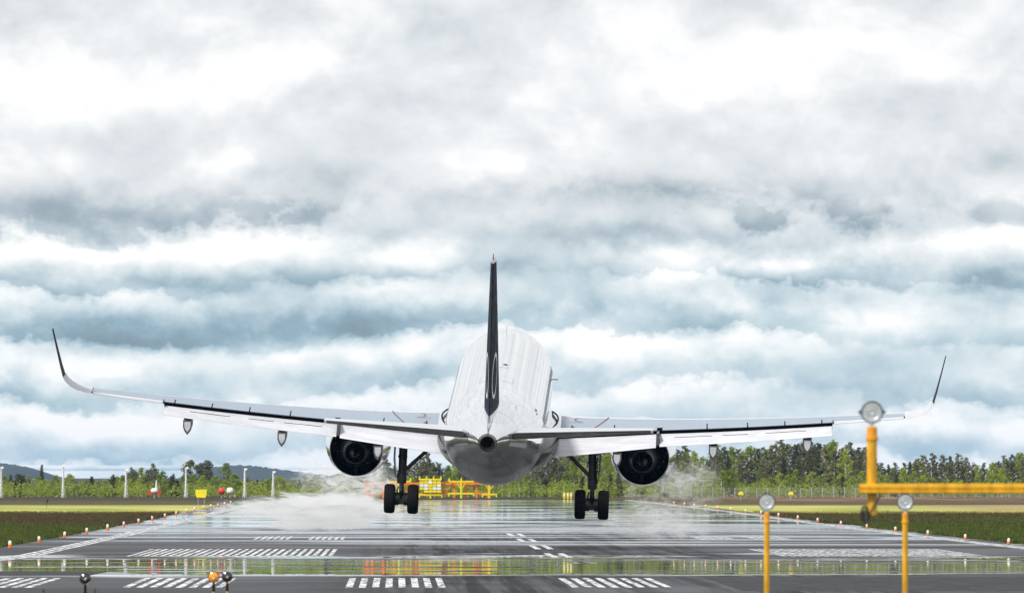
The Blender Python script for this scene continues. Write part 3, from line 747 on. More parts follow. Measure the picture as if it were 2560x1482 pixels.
# ring emblem painted on both faces of the fin
for sg in (-1, 1):
    v, f = [], []
    nn = 72
    for i in range(nn):
        a = 2 * math.pi * i / nn
        for rr_ in (.74, .90):
            z = 7.55 + rr_ * math.sin(a) * .98; X = 34.6 + rr_ * math.cos(a)
            u = (z - 6.0) / 6.1; le = 29.6 + 5.3 * u; te = 35.75 + 1.0 * u; c = te - le
            q = min(1, max(0, (X - le) / c)); v.append(L(sg * (yt(q, .088 + .01 * u) * c + .018), le + q * c, z))
    for i in range(nn): j = (i + 1) % nn; f.append((2 * i, 2 * i + 1, 2 * j + 1, 2 * j))
    obj('ring_emblem', mesh('ring_emblem', v, f, RINGP, True, 80), fin)
# bare metal fairing below the rudder
MB().loft([[Vector((q.x * 1.12, q.y, q.z)) for q in fin_ring(5.72, .45, 1.0, 8, .05)], [Vector((q.x, q.y, q.z)) for q in fin_ring(6.14, .45, .99, 8, .02)]]).build('rudder_fairing', simple('bare_fairing_metal', (.45, .48, .55), .15, .6), fin, angle=50)
# nose gear
ng = empty('nose_landing_gear'); ng.parent = air
MB().tube([L(0, 5.1, 2.4), L(0, 5.0, .75)], [.11, .08], 14).build('strut', GEAR, ng)
MB().tube([L(-.3, 5.0, .72), L(.3, 5.0, .72)], .05, 10).build('axle', GEAR, ng)
for ws in (-1, 1):
    MB().lathe([(-.10, .16), (-.11, .28), (-.08, .36), (0, .38), (.08, .36), (.11, .28), (.10, .16)], L(ws * .25, 5.0, .72), 'x', 32, True).build('tyre', TYRE, ng)

# ------------------------------------------------------------------ approach lights in the foreground
def par_lamp(name, c, r, label, group, face='clear', post_to=None, pw=.05, postm=ORGY, topm=ORG, collar=True, lugs=False):
    root = empty(name, c); tag(root, label, 'runway light', group)
    if face == 'clear':
        MB().lathe([(.5 * r, .15 * r), (.42 * r, .55 * r), (.15 * r, .86 * r), (-.12 * r, .97 * r), (-.16 * r, 1.0 * r), (-.20 * r, .98 * r), (-.18 * r, .90 * r), (-.06 * r, .86 * r)], (0, 0, 0), 'y', 40).build('housing', SILVD, root, angle=50)
        MB().lathe([(.40 * r, .02), (.36 * r, .25 * r), (.22 * r, .6 * r), (-.04 * r, .86 * r)], (0, 0, 0), 'y', 40).build('reflector', SILV, root, angle=70)
        MB().lathe([(-.02 * r, .02 * r), (-.06 * r, .18 * r), (.05 * r, .24 * r), (.3 * r, .2 * r)], (0, 0, 0), 'y', 20).build('bulb_shield', SILV, root)
        mb = MB()
        for i in range(9):
            x = (-.7 + 1.4 * i / 8) * r; hz = math.sqrt(max(.01, (.8 * r) ** 2 - x * x))
            mb.tube([(x, -.10 * r, -hz), (x, -.16 * r, 0), (x, -.10 * r, hz)], .045 * r, 6)
        mb.build('lens_ribs', CLEAR, root)
        MB().lathe([(-.115 * r, .87 * r), (-.155 * r, .5 * r), (-.17 * r, .01)], (0, 0, 0), 'y', 40).build('lens', CLEAR, root)
    else:
        MB().lathe([(.6 * r, .2 * r), (.5 * r, .7 * r), (.1 * r, .97 * r), (-.1 * r, 1.0 * r), (-.16 * r, .96 * r), (-.12 * r, .86 * r)], (0, 0, 0), 'y', 40).build('housing', BRON if face == 'dark' else SEAL, root, angle=50)
        MB().lathe([(-.11 * r, .87 * r), (-.26 * r, .6 * r), (-.36 * r, .3 * r), (-.40 * r, .01)], (0, 0, 0), 'y', 40).build('lens', SMOKE if face == 'dark' else AMBER, root)
        if face == 'dark':  # silver star modelled as the glint on the dark lens
            mb = MB()
            for i in range(4):
                a = math.pi / 4 * (2 * i + 1) * .5 + .5
                d = Vector((math.cos(math.pi * i / 4 + .3), 0, math.sin(math.pi * i / 4 + .3)))
                mb.tube([d * -.34 * r + Vector((0, -.40 * r, -.05 * r)), Vector((0, -.43 * r, -.05 * r)), d * .34 * r + Vector((0, -.40 * r, -.05 * r))], [.01 * r, .06 * r, .01 * r], 6)
            mb.build('star_glint', SILV, root)
        else:
            MB().lathe([(-.38 * r, .02 * r), (-.44 * r, .12 * r), (-.34 * r, .18 * r)], (0, 0, -.25 * r), 'y', 16).build('bulb_spot', LENSW, root)
    if lugs:
        for sg in (-1, 1):
            MB().loft([[(sg * .85 * r, -.1 * r, .35 * r), (sg * .85 * r, .2 * r, .35 * r), (sg * .85 * r, .2 * r, -.35 * r), (sg * .85 * r, -.1 * r, -.35 * r)],
                       [(sg * 1.22 * r, -.05 * r, .05 * r), (sg * 1.22 * r, .1 * r, .05 * r), (sg * 1.22 * r, .1 * r, -.05 * r), (sg * 1.22 * r, -.05 * r, -.05 * r)]]).build('mounting_lug', SILVD, root, angle=20)
    z = -r * .95
    MB().tube([(0, .1 * r, z + .1 * r), (0, .1 * r, z - .35 * r)], .2 * r, 12).build('neck', SILV if face == 'clear' else SEAL, root)
    z -= .3 * r
    if collar:
        MB().lathe([(z, .25 * r), (z - .1 * r, pw), (z - .9 * r, pw), (z - .95 * r, pw * 1.18), (z - 1.25 * r, pw * 1.18), (z - 1.3 * r, pw)], (0, .1 * r, 0), 'z', 20, True).build('post_cap', topm, root)
    MB().tube([(0, .1 * r, z - .1 * r), (0, .1 * r, post_to - c[2])], pw * .96, 20).build('post', postm, root)
    return root
GA = 'approach lamps on tall yellow posts'
c = P(2180, 1030, 87)
par_lamp('approach_light', c, .112, 'tall silver approach lamp on the yellow post above the crossbar', GA, 'clear', P(2170, 1286, 87).z, .052, YEL, ORGY, True, True)
for px, lab in ((1917, 'silver approach lamp on a yellow post, left of the crossbar'), (2263, 'silver approach lamp on a yellow post just below the crossbar')):
    par_lamp('approach_light', P(px, 1254, 110), .108, lab, GA, 'clear', -.03, .037, YEL, ORGY)
GB = 'small approach lamps low in front of the runway'
par_lamp('approach_light', P(213, 1446, 145), .096, 'dark-glass lamp standing alone at the lower left', GB, 'dark', -.03, .022, ORGY, SEAL)
par_lamp('approach_light', P(534, 1441, 145), .096, 'amber-lensed lamp at the lower left, beside a dark one', GB, 'amber', -.03, .022, ORGY, SEAL)
par_lamp('approach_light', P(568, 1441, 146.5), .094, 'dark-glass lamp right beside the amber one at the lower left', GB, 'dark', -.03, .022, ORGY, SEAL)
# yellow crossbar
D = 87
cb = empty('light_crossbar', (PX(2175, D), D, 0)); tag(cb, 'yellow horizontal crossbar beam reaching out of the frame on the right', 'crossbar')
x0, x1 = PX(2148, D) - cb.location.x, PX(3450, D) - cb.location.x
zt, zb = P(0, 1209, D).z, P(0, 1233, D).z; hh = (zt - zb)
MB().loft([[(x, y - .11, z) for y, z in ((0, zt - .012), (.012, zt), (.09, zt), (.1, zt - .012), (.1, zb + .01), (.09, zb), (.012, zb), (0, zb + .01), (0, zb + hh * .36), (.014, zb + hh * .41), (.014, zb + hh * .48), (0, zb + hh * .54))] for x in (x0, x1)]).build('beam', YEL, cb, angle=30)
MB().box((x0 - .004, -.108, zb + .012), (x0 + .004, -.012, zt - .014)).build('beam_end_cap', YEL, cb, False)
for px in (2760, 3380):
    xx = PX(px, D) - cb.location.x
    MB().tube([(xx, -.05, -.03), (xx, -.05, zb + .005)], .07, 16).build('mast', YEL, cb)
pts = []
for i in range(30):
    u = i / 29
    if u < .35: q = (.10 - .14 * u / .35, -.15, zb - .26 * u / .35)
    else:
        a = (u - .35) / .65 * 2 * math.pi * 1.5; q = (-.045 + .028 * math.sin(a) , -.15 - .02 * (u - .35), zb - .19 + .065 * math.cos(a) - .04)
    pts.append(q)
MB().tube(pts, .011, 8).build('cable_loop', CABLE, cb)
MB().tube([(-.06 + .03 * math.sin(a), -.155, zb - .2 + .075 * math.cos(a)) for a in [i * 2 * math.pi / 16 for i in range(17)]], .014, 8).build('cable_loop', CABLE, cb)

# ------------------------------------------------------------------ runway edge lights
lb = MB().lathe([(0, .05), (.01, .085), (.05, .09), (.16, .085), (.17, .07)], (0, 0, 0), 'z', 16, True).me('base', ORG)
ll = MB().lathe([(.16, .07), (.20, .078), (.29, .072), (.335, .045), (.35, .002)], (0, 0, 0), 'z', 16, False).me('lens', LENSW)
def ordinal(n): return ['nearest', 'second', 'third', 'fourth', 'fifth', 'sixth', 'seventh', 'eighth', 'ninth', 'tenth', 'eleventh', 'twelfth', 'thirteenth', 'fourteenth', 'fifteenth', 'sixteenth', 'seventeenth', 'eighteenth', 'nineteenth', 'twentieth'][n]
for sx_, d0, sp, nm in ((-19.0, 430, 36.0, 'left'), (31.7, 452, 34.0, 'right')):
    for k in range(17):
        d = d0 + sp * k
        o = empty('runway_edge_light', (sx_ + rng.uniform(-.05, .05), d, prof(d))); obj('base', lb, o); obj('lens', ll, o)
        s_ = rng.uniform(.92, 1.1); o.scale = (s_, s_, s_); o.rotation_euler = (rng.uniform(-.04, .04), rng.uniform(-.04, .04), 0)
        tag(o, f'{ordinal(k)} white and orange light in the {nm} runway edge row', 'runway light', f'lights along the {nm} runway edge')

# ------------------------------------------------------------------ far field: gantry, masts, signs, fence
D = 1290
gant = empty('approach_gantry', (PX(1075, D), D, 0)); tag(gant, 'long low orange lattice frame at the far end of the runway', 'gantry')
ox = gant.location.x
zz = lambda y: H - (y - Y0) / F * D
MB().box((PX(905, D) - ox, -.15, zz(1211)), (PX(1226, D) - ox, .15, zz(1205))).build('top_rail', ORG, gant, False)
MB().box((PX(905, D) - ox, -.15, zz(1235)), (PX(1226, D) - ox, .15, zz(1231))).build('bottom_rail', ORG, gant, False)
for px in (918, 930, 958, 985, 1016, 1040, 1108, 1135, 1163, 1191, 1220):
    w = rng.uniform(.14, .24)
    MB().box((PX(px, D) - ox - w, -.13, -.03), (PX(px, D) - ox + w, .13, zz(1206) - .003)).build('post', ORG, gant, False)
for a, b in ((1108, 1135), (1163, 1191), (958, 985), (1016, 1040)):
    MB().tube([(PX(a, D) - ox, .18, zz(1232)), (PX(b, D) - ox, .18, zz(1210))], .08, 6).build('brace', ORG, gant)
def rack(x0, x1, ytop, ybot, spikes, dense, label):
    r = empty('light_rack', (PX((x0 + x1) / 2, D), D - .8, 0)); o_ = r.location.x
    tag(r, label, 'light rack', 'yellow light racks on the far gantry')
    X = lambda q: PX(q, D) - o_
    MB().box((X(x0), -.1, zz(ytop + 11)), (X(x1), .1, zz(ytop + 7))).build('top_bar', YSGN, r, False)
    MB().box((X(x0), -.1, zz(ybot)), (X(x1), .1, zz(ybot - 4))).build('bottom_bar', YSGN, r, False)
    for q in spikes:
        MB().loft([[(X(q) - .14, -.12, zz(ytop + 9)), (X(q) + .14, -.12, zz(ytop + 9)), (X(q) + .14, .12, zz(ytop + 9)), (X(q) - .14, .12, zz(ytop + 9))], [(X(q) - .05, -.05, zz(ytop)), (X(q) + .05, -.05, zz(ytop)), (X(q) + .05, .05, zz(ytop)), (X(q) - .05, .05, zz(ytop))]]).build('lamp_spike', YSGN, r, angle=20)
    mid = (x0 + x1) / 2
    MB().tube([(X(mid), 0, zz(ytop + 8)), (X(mid), 0, -.03)], .16, 8).build('post', YSGN, r)
    for sg in (-1, 1):
        MB().tube([(X(mid + sg * 12), 0, zz(ytop + 10)), (X(mid), 0, zz(ybot - 10))], .07, 6).build('brace', YSGN, r)
        MB().box((X(x0 if sg < 0 else x1) - .1, -.08, zz(ybot + 5)), (X(x0 if sg < 0 else x1) + .1, .08, zz(ybot - 3))).build('foot', YSGN, r, False)
    if dense:
        for i in range(5):
            for j in range(4):
                if rng.random() < .92:
                    xa = x0 + 1 + (x1 - x0 - 2) * i / 5; xb = x0 + (x1 - x0 - 2) * (i + 1) / 5; ya = ytop + 13 + 7.5 * j
                    MB().box((X(xa), -.35 + .1 * rng.random(), zz(ya + 6.2)), (X(xb), .1, zz(ya))).build('lamp_box', YSGN if rng.random() < .7 else LENSW, r, False)
rack(968, 1027, 1194, 1235, (969, 997, 1026), False, 'open yellow light rack behind the left landing gear')
rack(1048, 1104, 1189, 1238, (1049, 1066, 1084, 1102), True, 'dense yellow light rack, tallest on the gantry')
rack(1122, 1184, 1194, 1235, (1123, 1153, 1183), False, 'open yellow light rack below the left of the fuselage')
rack(1206, 1241, 1200, 1237, (1207, 1240), False, 'short yellow light rack at the right end of the gantry')

D = 1330
for i, (px, ty) in enumerate(((3, 1166), (158, 1161), (315, 1171), (465, 1167), (612, 1170), (683, 1177))):
    base_z = 0; top = H - (ty - Y0) / F * D
    r = empty('light_mast', (PX(px, D), D, 0))
    tag(r, ['white mast at the left edge of the picture, before the birches', 'tallest white mast, second from the left', 'white mast, third from the left, before dark trees', 'white mast left of the yellow board', 'white mast right of the white drum', 'faint white mast before the blue hill, near the left engine'][i], 'mast', 'white light masts in a row on the left')
    zz_ = [(-.03, .34), (.6, .24), (1.6, .17), (2.6, .12), (top - .25, .09)]
    mb = MB()
    for a in range(3):
        d = Vector((math.cos(a * 2.09 + .5), math.sin(a * 2.09 + .5), 0))
        mb2 = MB().tube([d * w + Vector((0, 0, z)) for z, w in zz_], .055, 6); mb2.build('leg', WPOLE, r)
    for k in range(9):
        z = .3 + k * (top - .7) / 8; w = np.interp(z, [q[0] for q in zz_], [q[1] for q in zz_])
        MB().tube([(-w, 0, z), (w, 0, z + .3)], .04, 5).build('lattice_bar', WPOLE, r)
    MB().loft([[(-.12, -.15, top - .3), (.30, -.15, top - .3), (.30, .15, top - .3), (-.12, .15, top - .3)], [(-.08, -.12, top), (.38, -.12, top), (.38, .12, top), (-.08, .12, top)]]).build('lamp_head', WPOLE, r, angle=20)

def drum(px, py, w, h, m, name, label, cat, D):
    r = empty(name, (PX(px, D), D, 0)); tag(r, label, cat); z = H - (py - Y0) / F * D; W_, H_ = w / 2 / F * D, h / 2 / F * D
    prof_ = [(z + H_ * math.sin(a), max(.002, W_ * math.cos(a) ** .6)) for a in [R(-90 + 15 * i) for i in range(13)]]
    MB().lathe(prof_, (0, 0, 0), 'z', 24).build('drum', m, r, angle=60)
    MB().tube([(0, 0, -.03), (0, 0, z - H_ * .8)], .09, 8).build('post', STEEL, r)
    return r
drum(554, 1227, 18, 16, REDP, 'marker_drum', 'round red marker drum beside the white one', 'marker', 1300)
drum(575, 1226, 17, 16, WPOLE, 'marker_drum', 'round white marker drum beside the red one', 'marker', 1302)
r = drum(386, 1226, 18, 13, WPOLE, 'marker_dome', 'white dome with red side panels and a white rod, before the birches', 'marker', 1300)
for sg in (-1, 1): MB().box((sg * .65 - .3, -.2, -.03 + .5), (sg * .65 + .3, .2, 1.05)).build('side_panel', REDP, r, False)
MB().tube([(.25, .2, 1.0), (.3, .2, 2.6)], [.16, .08], 8).build('rod', WPOLE, r)
D = 1000
r = empty('yellow_sign', (PX(503, D), D, 0)); tag(r, 'bright yellow board standing on the left grass', 'sign')
z0, z1 = H - (1243 - Y0) / F * D, H - (1223 - Y0) / F * D
MB().loft([[(-.52, -.08, z0), (.5, -.08, z0), (.5, .08, z0), (-.52, .08, z0)], [(-.66, -.06, z0 + .4), (.62, -.06, z0 + .4), (.62, .06, z0 + .4), (-.66, .06, z0 + .4)], [(-.66, -.06, z1), (.64, -.06, z1), (.64, .06, z1), (-.66, .06, z1)]]).build('board', YSGN, r, angle=20)
for q in (-.35, .35): MB().tube([(q, .1, -.06), (q, .1, z1 - .1)], .04, 8).build('leg', STEEL, r)
D = 905
r = empty('marker_stake', (PX(117, D), D, -.03)); tag(r, 'thin dark stake with a black flag in the pale grass', 'stake')
MB().tube([(0, 0, -.05), (.02, 0, .85)], .02, 6).build('pole', CABLE, r)
MB().loft([[(-.05, 0, .48), (.06, 0, .45), (.06, .03, .45), (-.05, .03, .48)], [(-.06, 0, .65), (.16, 0, .7), (.16, .03, .7), (-.06, .03, .65)], [(0, 0, .8), (.14, 0, .88), (.14, .03, .88), (0, .03, .8)]]).build('flag', CABLE, r, angle=20)
for px, py, D, lab in ((1852, 1233, 1180, 'low yellow marker by the fence, nearer the right engine'), (1977, 1233, 1180, 'low yellow marker by the fence, before the birch trunk')):
    r = empty('ground_marker', (PX(px, D), D, -.03)); tag(r, lab, 'marker'); z = H - (py - Y0) / F * D
    MB().loft([[(-.38, -.1, z - .15), (.38, -.1, z - .15), (.38, .1, z - .15), (-.38, .1, z - .15)], [(-.34, -.1, z + .12), (.34, -.1, z + .12), (.34, .1, z + .12), (-.34, .1, z + .12)], [(-.12, -.06, z + .28), (.2, -.06, z + .28), (.2, .06, z + .28), (-.12, .06, z + .28)]]).build('board', YSGN, r, angle=20)
    MB().tube([(0, .02, -.05), (0, .02, z)], .06, 8).build('post', STEEL, r)
# small orange-yellow posts seen between the right gear and the trees
for i, px in enumerate((1411, 1420, 1428)):
    r = empty('end_marker', (PX(px, 1240), 1240, 0)); tag(r, ['left', 'middle', 'right'][i] + ' one of three short yellow posts left of the right landing gear', 'marker', 'short yellow posts at the runway end')
    MB().lathe([(-.03, .14), (.3, .17), (.75, .17), (.9, .08), (.92, .01)], (0, 0, 0), 'z', 12).build('body', YSGN, r); MB().lathe([(.4, .175), (.6, .175)], (0, 0, 0), 'z', 12).build('band', LENSW, r)

D = 1330
fence = empty('fence', (PX(2100, D), D, 0)); tag(fence, 'grey wire mesh fence with steel posts before the right-hand forest', 'fence')
ox = fence.location.x
x = PX(1700, D) - ox; xe = PX(2640, D) - ox; px_ = None; pme = MB().tube([(0, 0, -.03), (0, 0, 1.55)], .065, 8).me('post', STEEL)
wires = MB().box((0, -.006, .05), (1.66, .006, .062))
for i in range(6): wires.box((0, -.006, .3 + i * .22), (1.66, .006, .314 + i * .22))
for i in range(11): wires.box((.08 + i * .15, -.005, .05), (.092 + i * .15, .005, 1.45))
wme = wires.me('wire_panel', STEEL, False)
while x < xe:
    o = obj('post', pme, fence); o.location = (x, 0, 0); o.scale = (1, 1, rng.uniform(.94, 1.06))
    o = obj('wire_panel', wme, fence); o.location = (x, 0, 0); x += 1.67

# ------------------------------------------------------------------ trees
def leaf_cloud(clumps, per, size, m, name, flat=.75, seed=0):
    g_ = np.random.default_rng(seed); V = []; n = 0
    for (c, r) in clumps:
        k = max(6, int(per * (r[0] * r[1] * r[2]) ** .55))
        d = g_.normal(size=(k, 3)); d /= np.linalg.norm(d, axis=1)[:, None]
        rad = g_.random(k) ** .45
        pos = np.array(c) + d * rad[:, None] * np.array(r)
        a = g_.normal(size=(k, 3)); a /= np.linalg.norm(a, axis=1)[:, None]
        b = np.cross(a, g_.normal(size=(k, 3))); b /= np.linalg.norm(b, axis=1)[:, None]
        s = size * g_.uniform(.6, 1.4, k)[:, None]
        b[:, 2] *= flat
        V.append(np.stack([pos - a * s, pos + b * s * .6, pos + a * s, pos - b * s * .6], 1).reshape(-1, 3))
    V = np.concatenate(V); n = len(V) // 4
    me = bpy.data.meshes.new(name); me.vertices.add(n * 4); me.vertices.foreach_set('co', V.ravel())
    me.loops.add(n * 4); me.loops.foreach_set('vertex_index', np.arange(n * 4, dtype=np.int32))
    me.polygons.add(n); me.polygons.foreach_set('loop_start', np.arange(0, n * 4, 4, dtype=np.int32))
    me.materials.append(m); me.update(); me.validate(); return me
def tree_proto(kind, seed):
    g_ = random.Random(seed); cl = []; mb = MB(); Ht = 10.0
    lean = (g_.uniform(-.25, .25), g_.uniform(-.25, .25))
    spine = lambda z: Vector((lean[0] * (z / Ht) ** 2, lean[1] * (z / Ht) ** 2, z))
    if kind == 'pine':
        mb.tube([spine(z) for z in (-.1, 2, 4, 6, 8, 9.4)], [.20, .17, .14, .11, .07, .02], 8)
        for i in range(46):
            z = 2.2 + 7.6 * (i + g_.random()) / 46; u = (z - 2.2) / 7.6
            rr = (1.75 - 1.25 * u ** 1.6) * g_.uniform(.45, 1.1); a = g_.uniform(0, 6.28)
            e = spine(z) + Vector((rr * math.cos(a), rr * math.sin(a), .15 * rr))
            mb.tube([spine(z - .3), e], [.045, .015], 4)
            q = g_.uniform(.38, .72) * (1.05 - .4 * u); cl.append((e, (q, q, q * .62)))
        cl.append((spine(9.6), (.3, .3, .5)))
        cr = leaf_cloud(cl, 110, .21, PINEL, 'crown', .7, seed); bk = BARK
    elif kind == 'spruce':
        mb.tube([spine(z) for z in (-.1, 3, 6, 9.8)], [.17, .13, .08, .015], 8)
        for i in range(44):
            z = .9 + 8.8 * i / 44; u = (z - .9) / 9.1; rr = (1.55 * (1 - u) + .12)
            for j in range(3):
                a = g_.uniform(0, 6.28); r2 = rr * g_.uniform(.35, 1.0)
                q = .34 + .3 * (1 - u); cl.append((spine(z) + Vector((r2 * math.cos(a), r2 * math.sin(a), -.2 * r2)), (q, q, q * .55)))
        for i in range(12): mb.tube([spine(1 + i * .7), spine(1 + i * .7) + Vector((math.cos(i * 2.4), math.sin(i * 2.4), -.15)) * 1.2 * (1 - i / 13)], [.03, .01], 4)
        cr = leaf_cloud(cl, 80, .18, SPRUL, 'crown', .6, seed); bk = BARK
    elif kind == 'birch':
        mb.tube([spine(z) for z in (-.1, 2, 4, 6, 8.5)], [.15, .13, .10, .07, .02], 8)
        for i in range(40):
            z = 1.0 + 8.6 * (i + g_.random()) / 40; u = (z - 1) / 8.6
            rr = 2.0 * math.sin(math.pi * min(1, .18 + .80 * u)) ** .8 * g_.uniform(.3, 1.05); a = g_.uniform(0, 6.28)
            e = spine(z) + Vector((rr * math.cos(a), rr * math.sin(a), .2))
            mb.tube([spine(max(.5, z - .8)), e], [.035, .012], 4); q = g_.uniform(.45, .85); cl.append((e, (q * .85, q * .85, q)))
        cr = leaf_cloud(cl, 80, .22, BIRL, 'crown', 1.0, seed); bk = BIRB
    else:
        mb.tube([spine(z) for z in (-.1, 2.5, 5)], [.25, .2, .12], 8)
        for i in range(44):
            z = 2.0 + 7.6 * g_.random(); u = (z - 2) / 7.6
            rr = 2.9 * math.sin(math.pi * min(1, .15 + .8 * u)) ** .7 * g_.uniform(.2, 1.0); a = g_.uniform(0, 6.28)
            e = Vector((rr * math.cos(a), rr * math.sin(a), z)); mb.tube([spine(min(5, z * .6)), e], [.05, .015], 4)
            q = g_.uniform(.5, 1.0); cl.append((e, (q, q, q * .8)))
        cr = leaf_cloud(cl, 85, .23, GREYL, 'crown', .9, seed); bk = BARK
    return mb.me('trunk', bk), cr
PROTO = {'pine': [tree_proto('pine', 100 + i) for i in range(5)], 'spruce': [tree_proto('spruce', 200 + i) for i in range(3)],
         'birch': [tree_proto('birch', 300 + i) for i in range(4)], 'willow': [tree_proto('willow', 400 + i) for i in range(3)]}
NAMES = {'pine': 'pine_tree', 'spruce': 'spruce_tree', 'birch': 'birch_tree', 'willow': 'broadleaf_tree'}
def region(px):
    if px < 350: return 'at the far left, behind the white masts'
    if px < 760: return 'on the left, before the blue hills'
    if px < 1260: return 'behind the yellow gantry'
    if px < 1720: return 'beyond the runway, under the right wing root'
    if px < 2150: return 'below the right wing, behind the fence'
    return 'at the far right, above the yellow crossbar'
ADJ = {'pine': 'dark green pine', 'spruce': 'slender dark spruce', 'birch': 'bright green birch', 'willow': 'rounded grey-green broadleaf tree'}
def plant(kind, px, D, top_y, wide=1.0):
    h = H - (top_y - Y0) / F * D
    tr, cr = rng.choice(PROTO[kind])
    o = empty(NAMES[kind], (PX(px, D), D, -.03), rng.uniform(0, 6.28)); s = h / 10.0
    o.scale = (s * wide, s * wide, s); obj('trunk', tr, o); obj('crown', cr, o)
    tag(o, ADJ[kind] + ' ' + region(px), 'tree', {'pine': 'pines', 'spruce': 'spruces', 'birch': 'birches', 'willow': 'broadleaf trees'}[kind] + ' ' + region(px))
TX = [-40, 0, 50, 90, 105, 130, 180, 250, 300, 330, 380, 420, 450, 480, 520, 560, 600, 640, 700, 760, 850, 940, 965, 1000, 1060, 1120, 1200, 1300, 1400, 1480, 1560, 1690, 1730, 1760, 1790, 1830, 1880, 1920, 2000, 2060, 2100, 2150, 2200, 2250, 2310, 2360, 2400, 2450, 2500, 2540, 2600]
TY = [1180, 1185, 1178, 1195, 1185, 1195, 1193, 1196, 1185, 1170, 1165, 1172, 1180, 1178, 1178, 1180, 1185, 1192, 1193, 1192, 1182, 1160, 1148, 1152, 1135, 1150, 1150, 1142, 1118, 1105, 1122, 1118, 1115, 1135, 1103, 1108, 1112, 1098, 1092, 1094, 1102, 1104, 1142, 1150, 1128, 1132, 1128, 1150, 1140, 1118, 1112]
def sil(px): return float(np.interp(px, TX, TY))
px = -30
while px < 2600:                                   # back rows: pines and spruces up to the skyline
    y = sil(px); big = y < 1160
    if px < 760:
        kind = rng.choice(['pine', 'willow', 'birch', 'spruce', 'birch']); D = rng.uniform(1420, 1480)
        plant(kind, px, D, y + rng.uniform(0, 12), 1.25); px += rng.uniform(18, 30)
    else:
        kind = rng.choice(['pine'] * 4 + ['spruce', 'birch'] if px > 1700 else ['pine', 'birch', 'pine', 'willow', 'spruce']); D = rng.uniform(1440, 1520)
        plant(kind, px, D, y + rng.uniform(0, 16), 1.05 if kind != 'spruce' else 1.0); px += rng.uniform(15, 24) if px > 1700 else rng.uniform(17, 27)
px = 900
while px < 2600:                                   # middle rows
    y = sil(px); kind = rng.choice(['pine', 'pine', 'spruce', 'birch']) if px > 1500 else rng.choice(['birch', 'pine', 'willow'])
    plant(kind, px, rng.uniform(1390, 1430), y + (1236 - y) * rng.uniform(.14, .4), 1.1); px += rng.uniform(22, 36)
px = -25
while px < 2600:                                   # front row: young birches
    y = 1195 if px < 760 else 1185
    plant('birch' if rng.random() < .86 else 'spruce', px, rng.uniform(1350, 1380), y + rng.uniform(-12, 22), 1.75 if px < 760 else 1.5); px += rng.uniform(11, 19) if px < 760 else rng.uniform(15, 26)
# trees that stand out
for kind, px, y, w in (('spruce', 105, 1157, .9), ('willow', 478, 1147, 1.0), ('willow', 515, 1149, 1.0), ('birch', 562, 1156, 1.1), ('pine', 385, 1156, .9), ('pine', 1715, 1108, 1.0), ('pine', 1065, 1128, 1.0), ('spruce', 966, 1140, 1.1), ('pine', 330, 1166, .9)):
    plant(kind, px, 1410, y, w)
# undergrowth as one mass
g_ = random.Random(5); cl = []
px = -60
while px < 2640:
    D = g_.uniform(1340, 1400); h = g_.uniform(.9, 2.3) * 1.2
    cl.append(((PX(px, D), D, h * .5), (1.0, 1.0, h * .55))); px += g_.uniform(3, 6)
ug = obj('undergrowth', leaf_cloud(cl, 60, .16, BIRL, 'undergrowth', 1.0, 9)); tag(ug, 'low green undergrowth at the foot of the far trees', 'undergrowth', kind='stuff')
cl = []
px = -80
while px < 2660:
    D = g_.uniform(1560, 1600); h = max(1.0, (H - (sil(px) + 22 - Y0) / F * D))
    for z in np.arange(.6, h, 1.1): cl.append(((PX(px, D), D, z), (1.1, 1.0, .9)))
    px += g_.uniform(13, 17)
fw = obj('far_wood', leaf_cloud(cl, 55, .24, SPRUL, 'far_wood', 1.0, 10)); tag(fw, 'dark mass of forest behind the front trees', 'forest', kind='stuff')

# distant hills
def hill(pts, D, name, depth=900):
    v = []; f = []; xs_ = np.linspace(pts[0][0], pts[-1][0], 160)
    ys = np.interp(xs_, [q[0] for q in pts], [q[1] for q in pts])
    for i, (a, b) in enumerate(zip(xs_, ys)):
        z = H - (b - Y0) / F * D; j = abs(math.sin(i * 1.7) * .3 + math.sin(i * .61) * .4 + math.sin(i * 3.1) * .3) * 1.5 - .4
        for k in range(7):
            u = k / 6; v.append((PX(a, D), D - depth * (1 - u), max(-1, (z + j * u) * math.sin(u * math.pi / 2)) if k else -1))
        v.append((PX(a, D), D + depth, -1))
    for i in range(159):
        for k in range(7): a = i * 8 + k; f.append((a, a + 1, a + 9, a + 8)[::-1])
    o = obj(name, mesh(name, v, f, HILLM, True, 60)); tag(o, kind='structure'); return o
hill([(-700, 1180), (-300, 1150), (-60, 1154), (20, 1159), (50, 1164), (80, 1170), (100, 1182), (120, 1198), (150, 1204)], 7200, 'hill')
hill([(400, 1204), (470, 1196), (515, 1180), (540, 1168), (590, 1163), (640, 1165), (690, 1172), (740, 1178), (820, 1188), (950, 1196), (1100, 1200), (1200,1206)], 7400, 'hill')

# ------------------------------------------------------------------ foreground weeds at the lower left
WEED = leafmat('reddish_weed', (.06, .035, .025), (.12, .06, .04), .3)
for px, py, w_, lab in ((237, 1464, .16, 'taller reddish weed tip at the bottom edge, right of the lone dark lamp'), (108, 1468, .10, 'thin reddish weed tip at the bottom edge, left of the lone dark lamp')):
    D = 120; r = empty('weed', (PX(px, D), D, -.03)); tag(r, lab, 'plant'); z = H - (py - Y0) / F * D
    MB().tube([(0, 0, -.05), (.02, 0, z * .6), (0, 0, z)], [.012, .008, .003], 6).build('stem', BARK, r)
    cl = [((g_.uniform(-.3, .3) * w_ * (1 - k / 14), g_.uniform(-.05, .05), z - .02 - .5 * (13 - k) / 13), (w_ * .35 * (1.1 - k / 14), .06, .05)) for k in range(14)]
    obj('leaves', leaf_cloud(cl, 900, .02, WEED, 'leaves', 1.0, 77 + px), r)

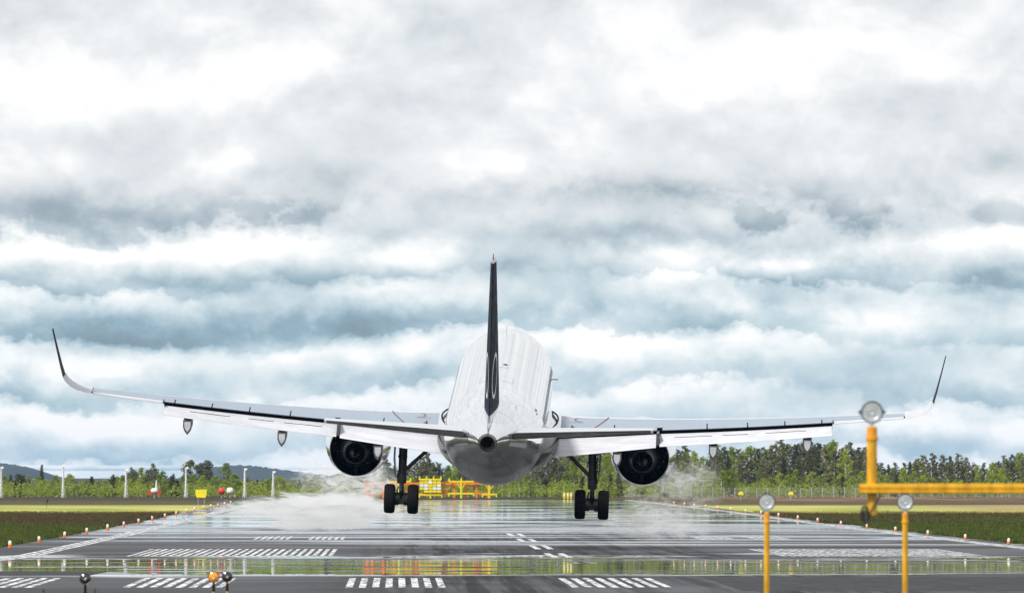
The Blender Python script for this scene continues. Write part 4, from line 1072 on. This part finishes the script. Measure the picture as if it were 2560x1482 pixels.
# ------------------------------------------------------------------ spray and exhaust mist behind the engines
def mist(name, c, size, dens, seed, label, col=(.985, .985, .985, 1)):
    m = bpy.data.materials.new('mist_volume'); m.use_nodes = True; t = NT(m.node_tree); t.n.remove(t.n['Principled BSDF'])
    vol = t.node('ShaderNodeVolumePrincipled'); vol.inputs['Color'].default_value = col; vol.inputs['Anisotropy'].default_value = 0.0
    oc = t.node('ShaderNodeTexCoord').outputs['Object']
    ln = t.node('ShaderNodeVectorMath', operation='LENGTH'); t.l.new(oc, ln.inputs[0])
    big = t.noise(t.vm('ADD', t.vm('MULTIPLY', oc, (1.6, .5, 1.1)), (seed * 3, 0, seed)), 1.4, 4, .6, .8)
    fall = t.map(t.m('ADD', ln.outputs['Value'], t.m('MULTIPLY_ADD', big, 1.8, -.80)), 1.0, .25)
    fall = t.m('MULTIPLY', fall, t.map(ln.outputs['Value'], 1.0, .8))
    x_, y_, z_ = t.sep(oc)
    n = t.noise(t.vm('ADD', t.vm('MULTIPLY', oc, (2.0, .8, 2.6)), (seed, seed * 2.1, 0)), 1.9, 7, .7, 1.8)
    d = t.m('MULTIPLY', t.m('MULTIPLY', t.map(n, .42, .62), fall), dens)
    t.l.new(d, vol.inputs['Density']); t.l.new(vol.outputs[0], t.n['Material Output'].inputs['Volume'])
    mb = MB(); k = 24
    mb.lathe([(math.sin(R(-90 + 180 * i / 14)), max(.001, math.cos(R(-90 + 180 * i / 14)))) for i in range(15)], (0, 0, 0), 'z', k)
    o = obj(name, mb.me(name, m, False)); o.location = c; o.scale = size
    tag(o, label, 'mist', kind='stuff'); return o
mist('spray_mist', P(775, 1276, 372), (5.2, 24, 1.0), .8, 1.3, 'white spray mist blown over the runway below the left engine')
mist('spray_mist', P(868, 1205, 384), (3.0, 18, 1.6), .22, 4.1, 'thin grey exhaust mist behind the left engine')
mist('spray_mist', P(1640, 1300, 368), (3.0, 20, 1.0), .22, 7.7, 'pale spray mist over the runway below the right engine')
mist('spray_mist', P(1690, 1210, 380), (2.8, 18, 1.7), .07, 2.9, 'thin exhaust mist behind the right engine')

# ------------------------------------------------------------------ air
hz = bpy.data.materials.new('haze_volume'); hz.use_nodes = True; t = NT(hz.node_tree); t.n.remove(t.n['Principled BSDF'])
vol = t.node('ShaderNodeVolumePrincipled'); vol.inputs['Color'].default_value = (.32, .60, 1, 1); vol.inputs['Density'].default_value = 2.4e-5
t.l.new(vol.outputs[0], t.n['Material Output'].inputs['Volume'])
hb = MB().box((-6500, -80, -2.2), (6500, 14500, 45)).build('haze', hz, None, False); tag(hb, kind='stuff')
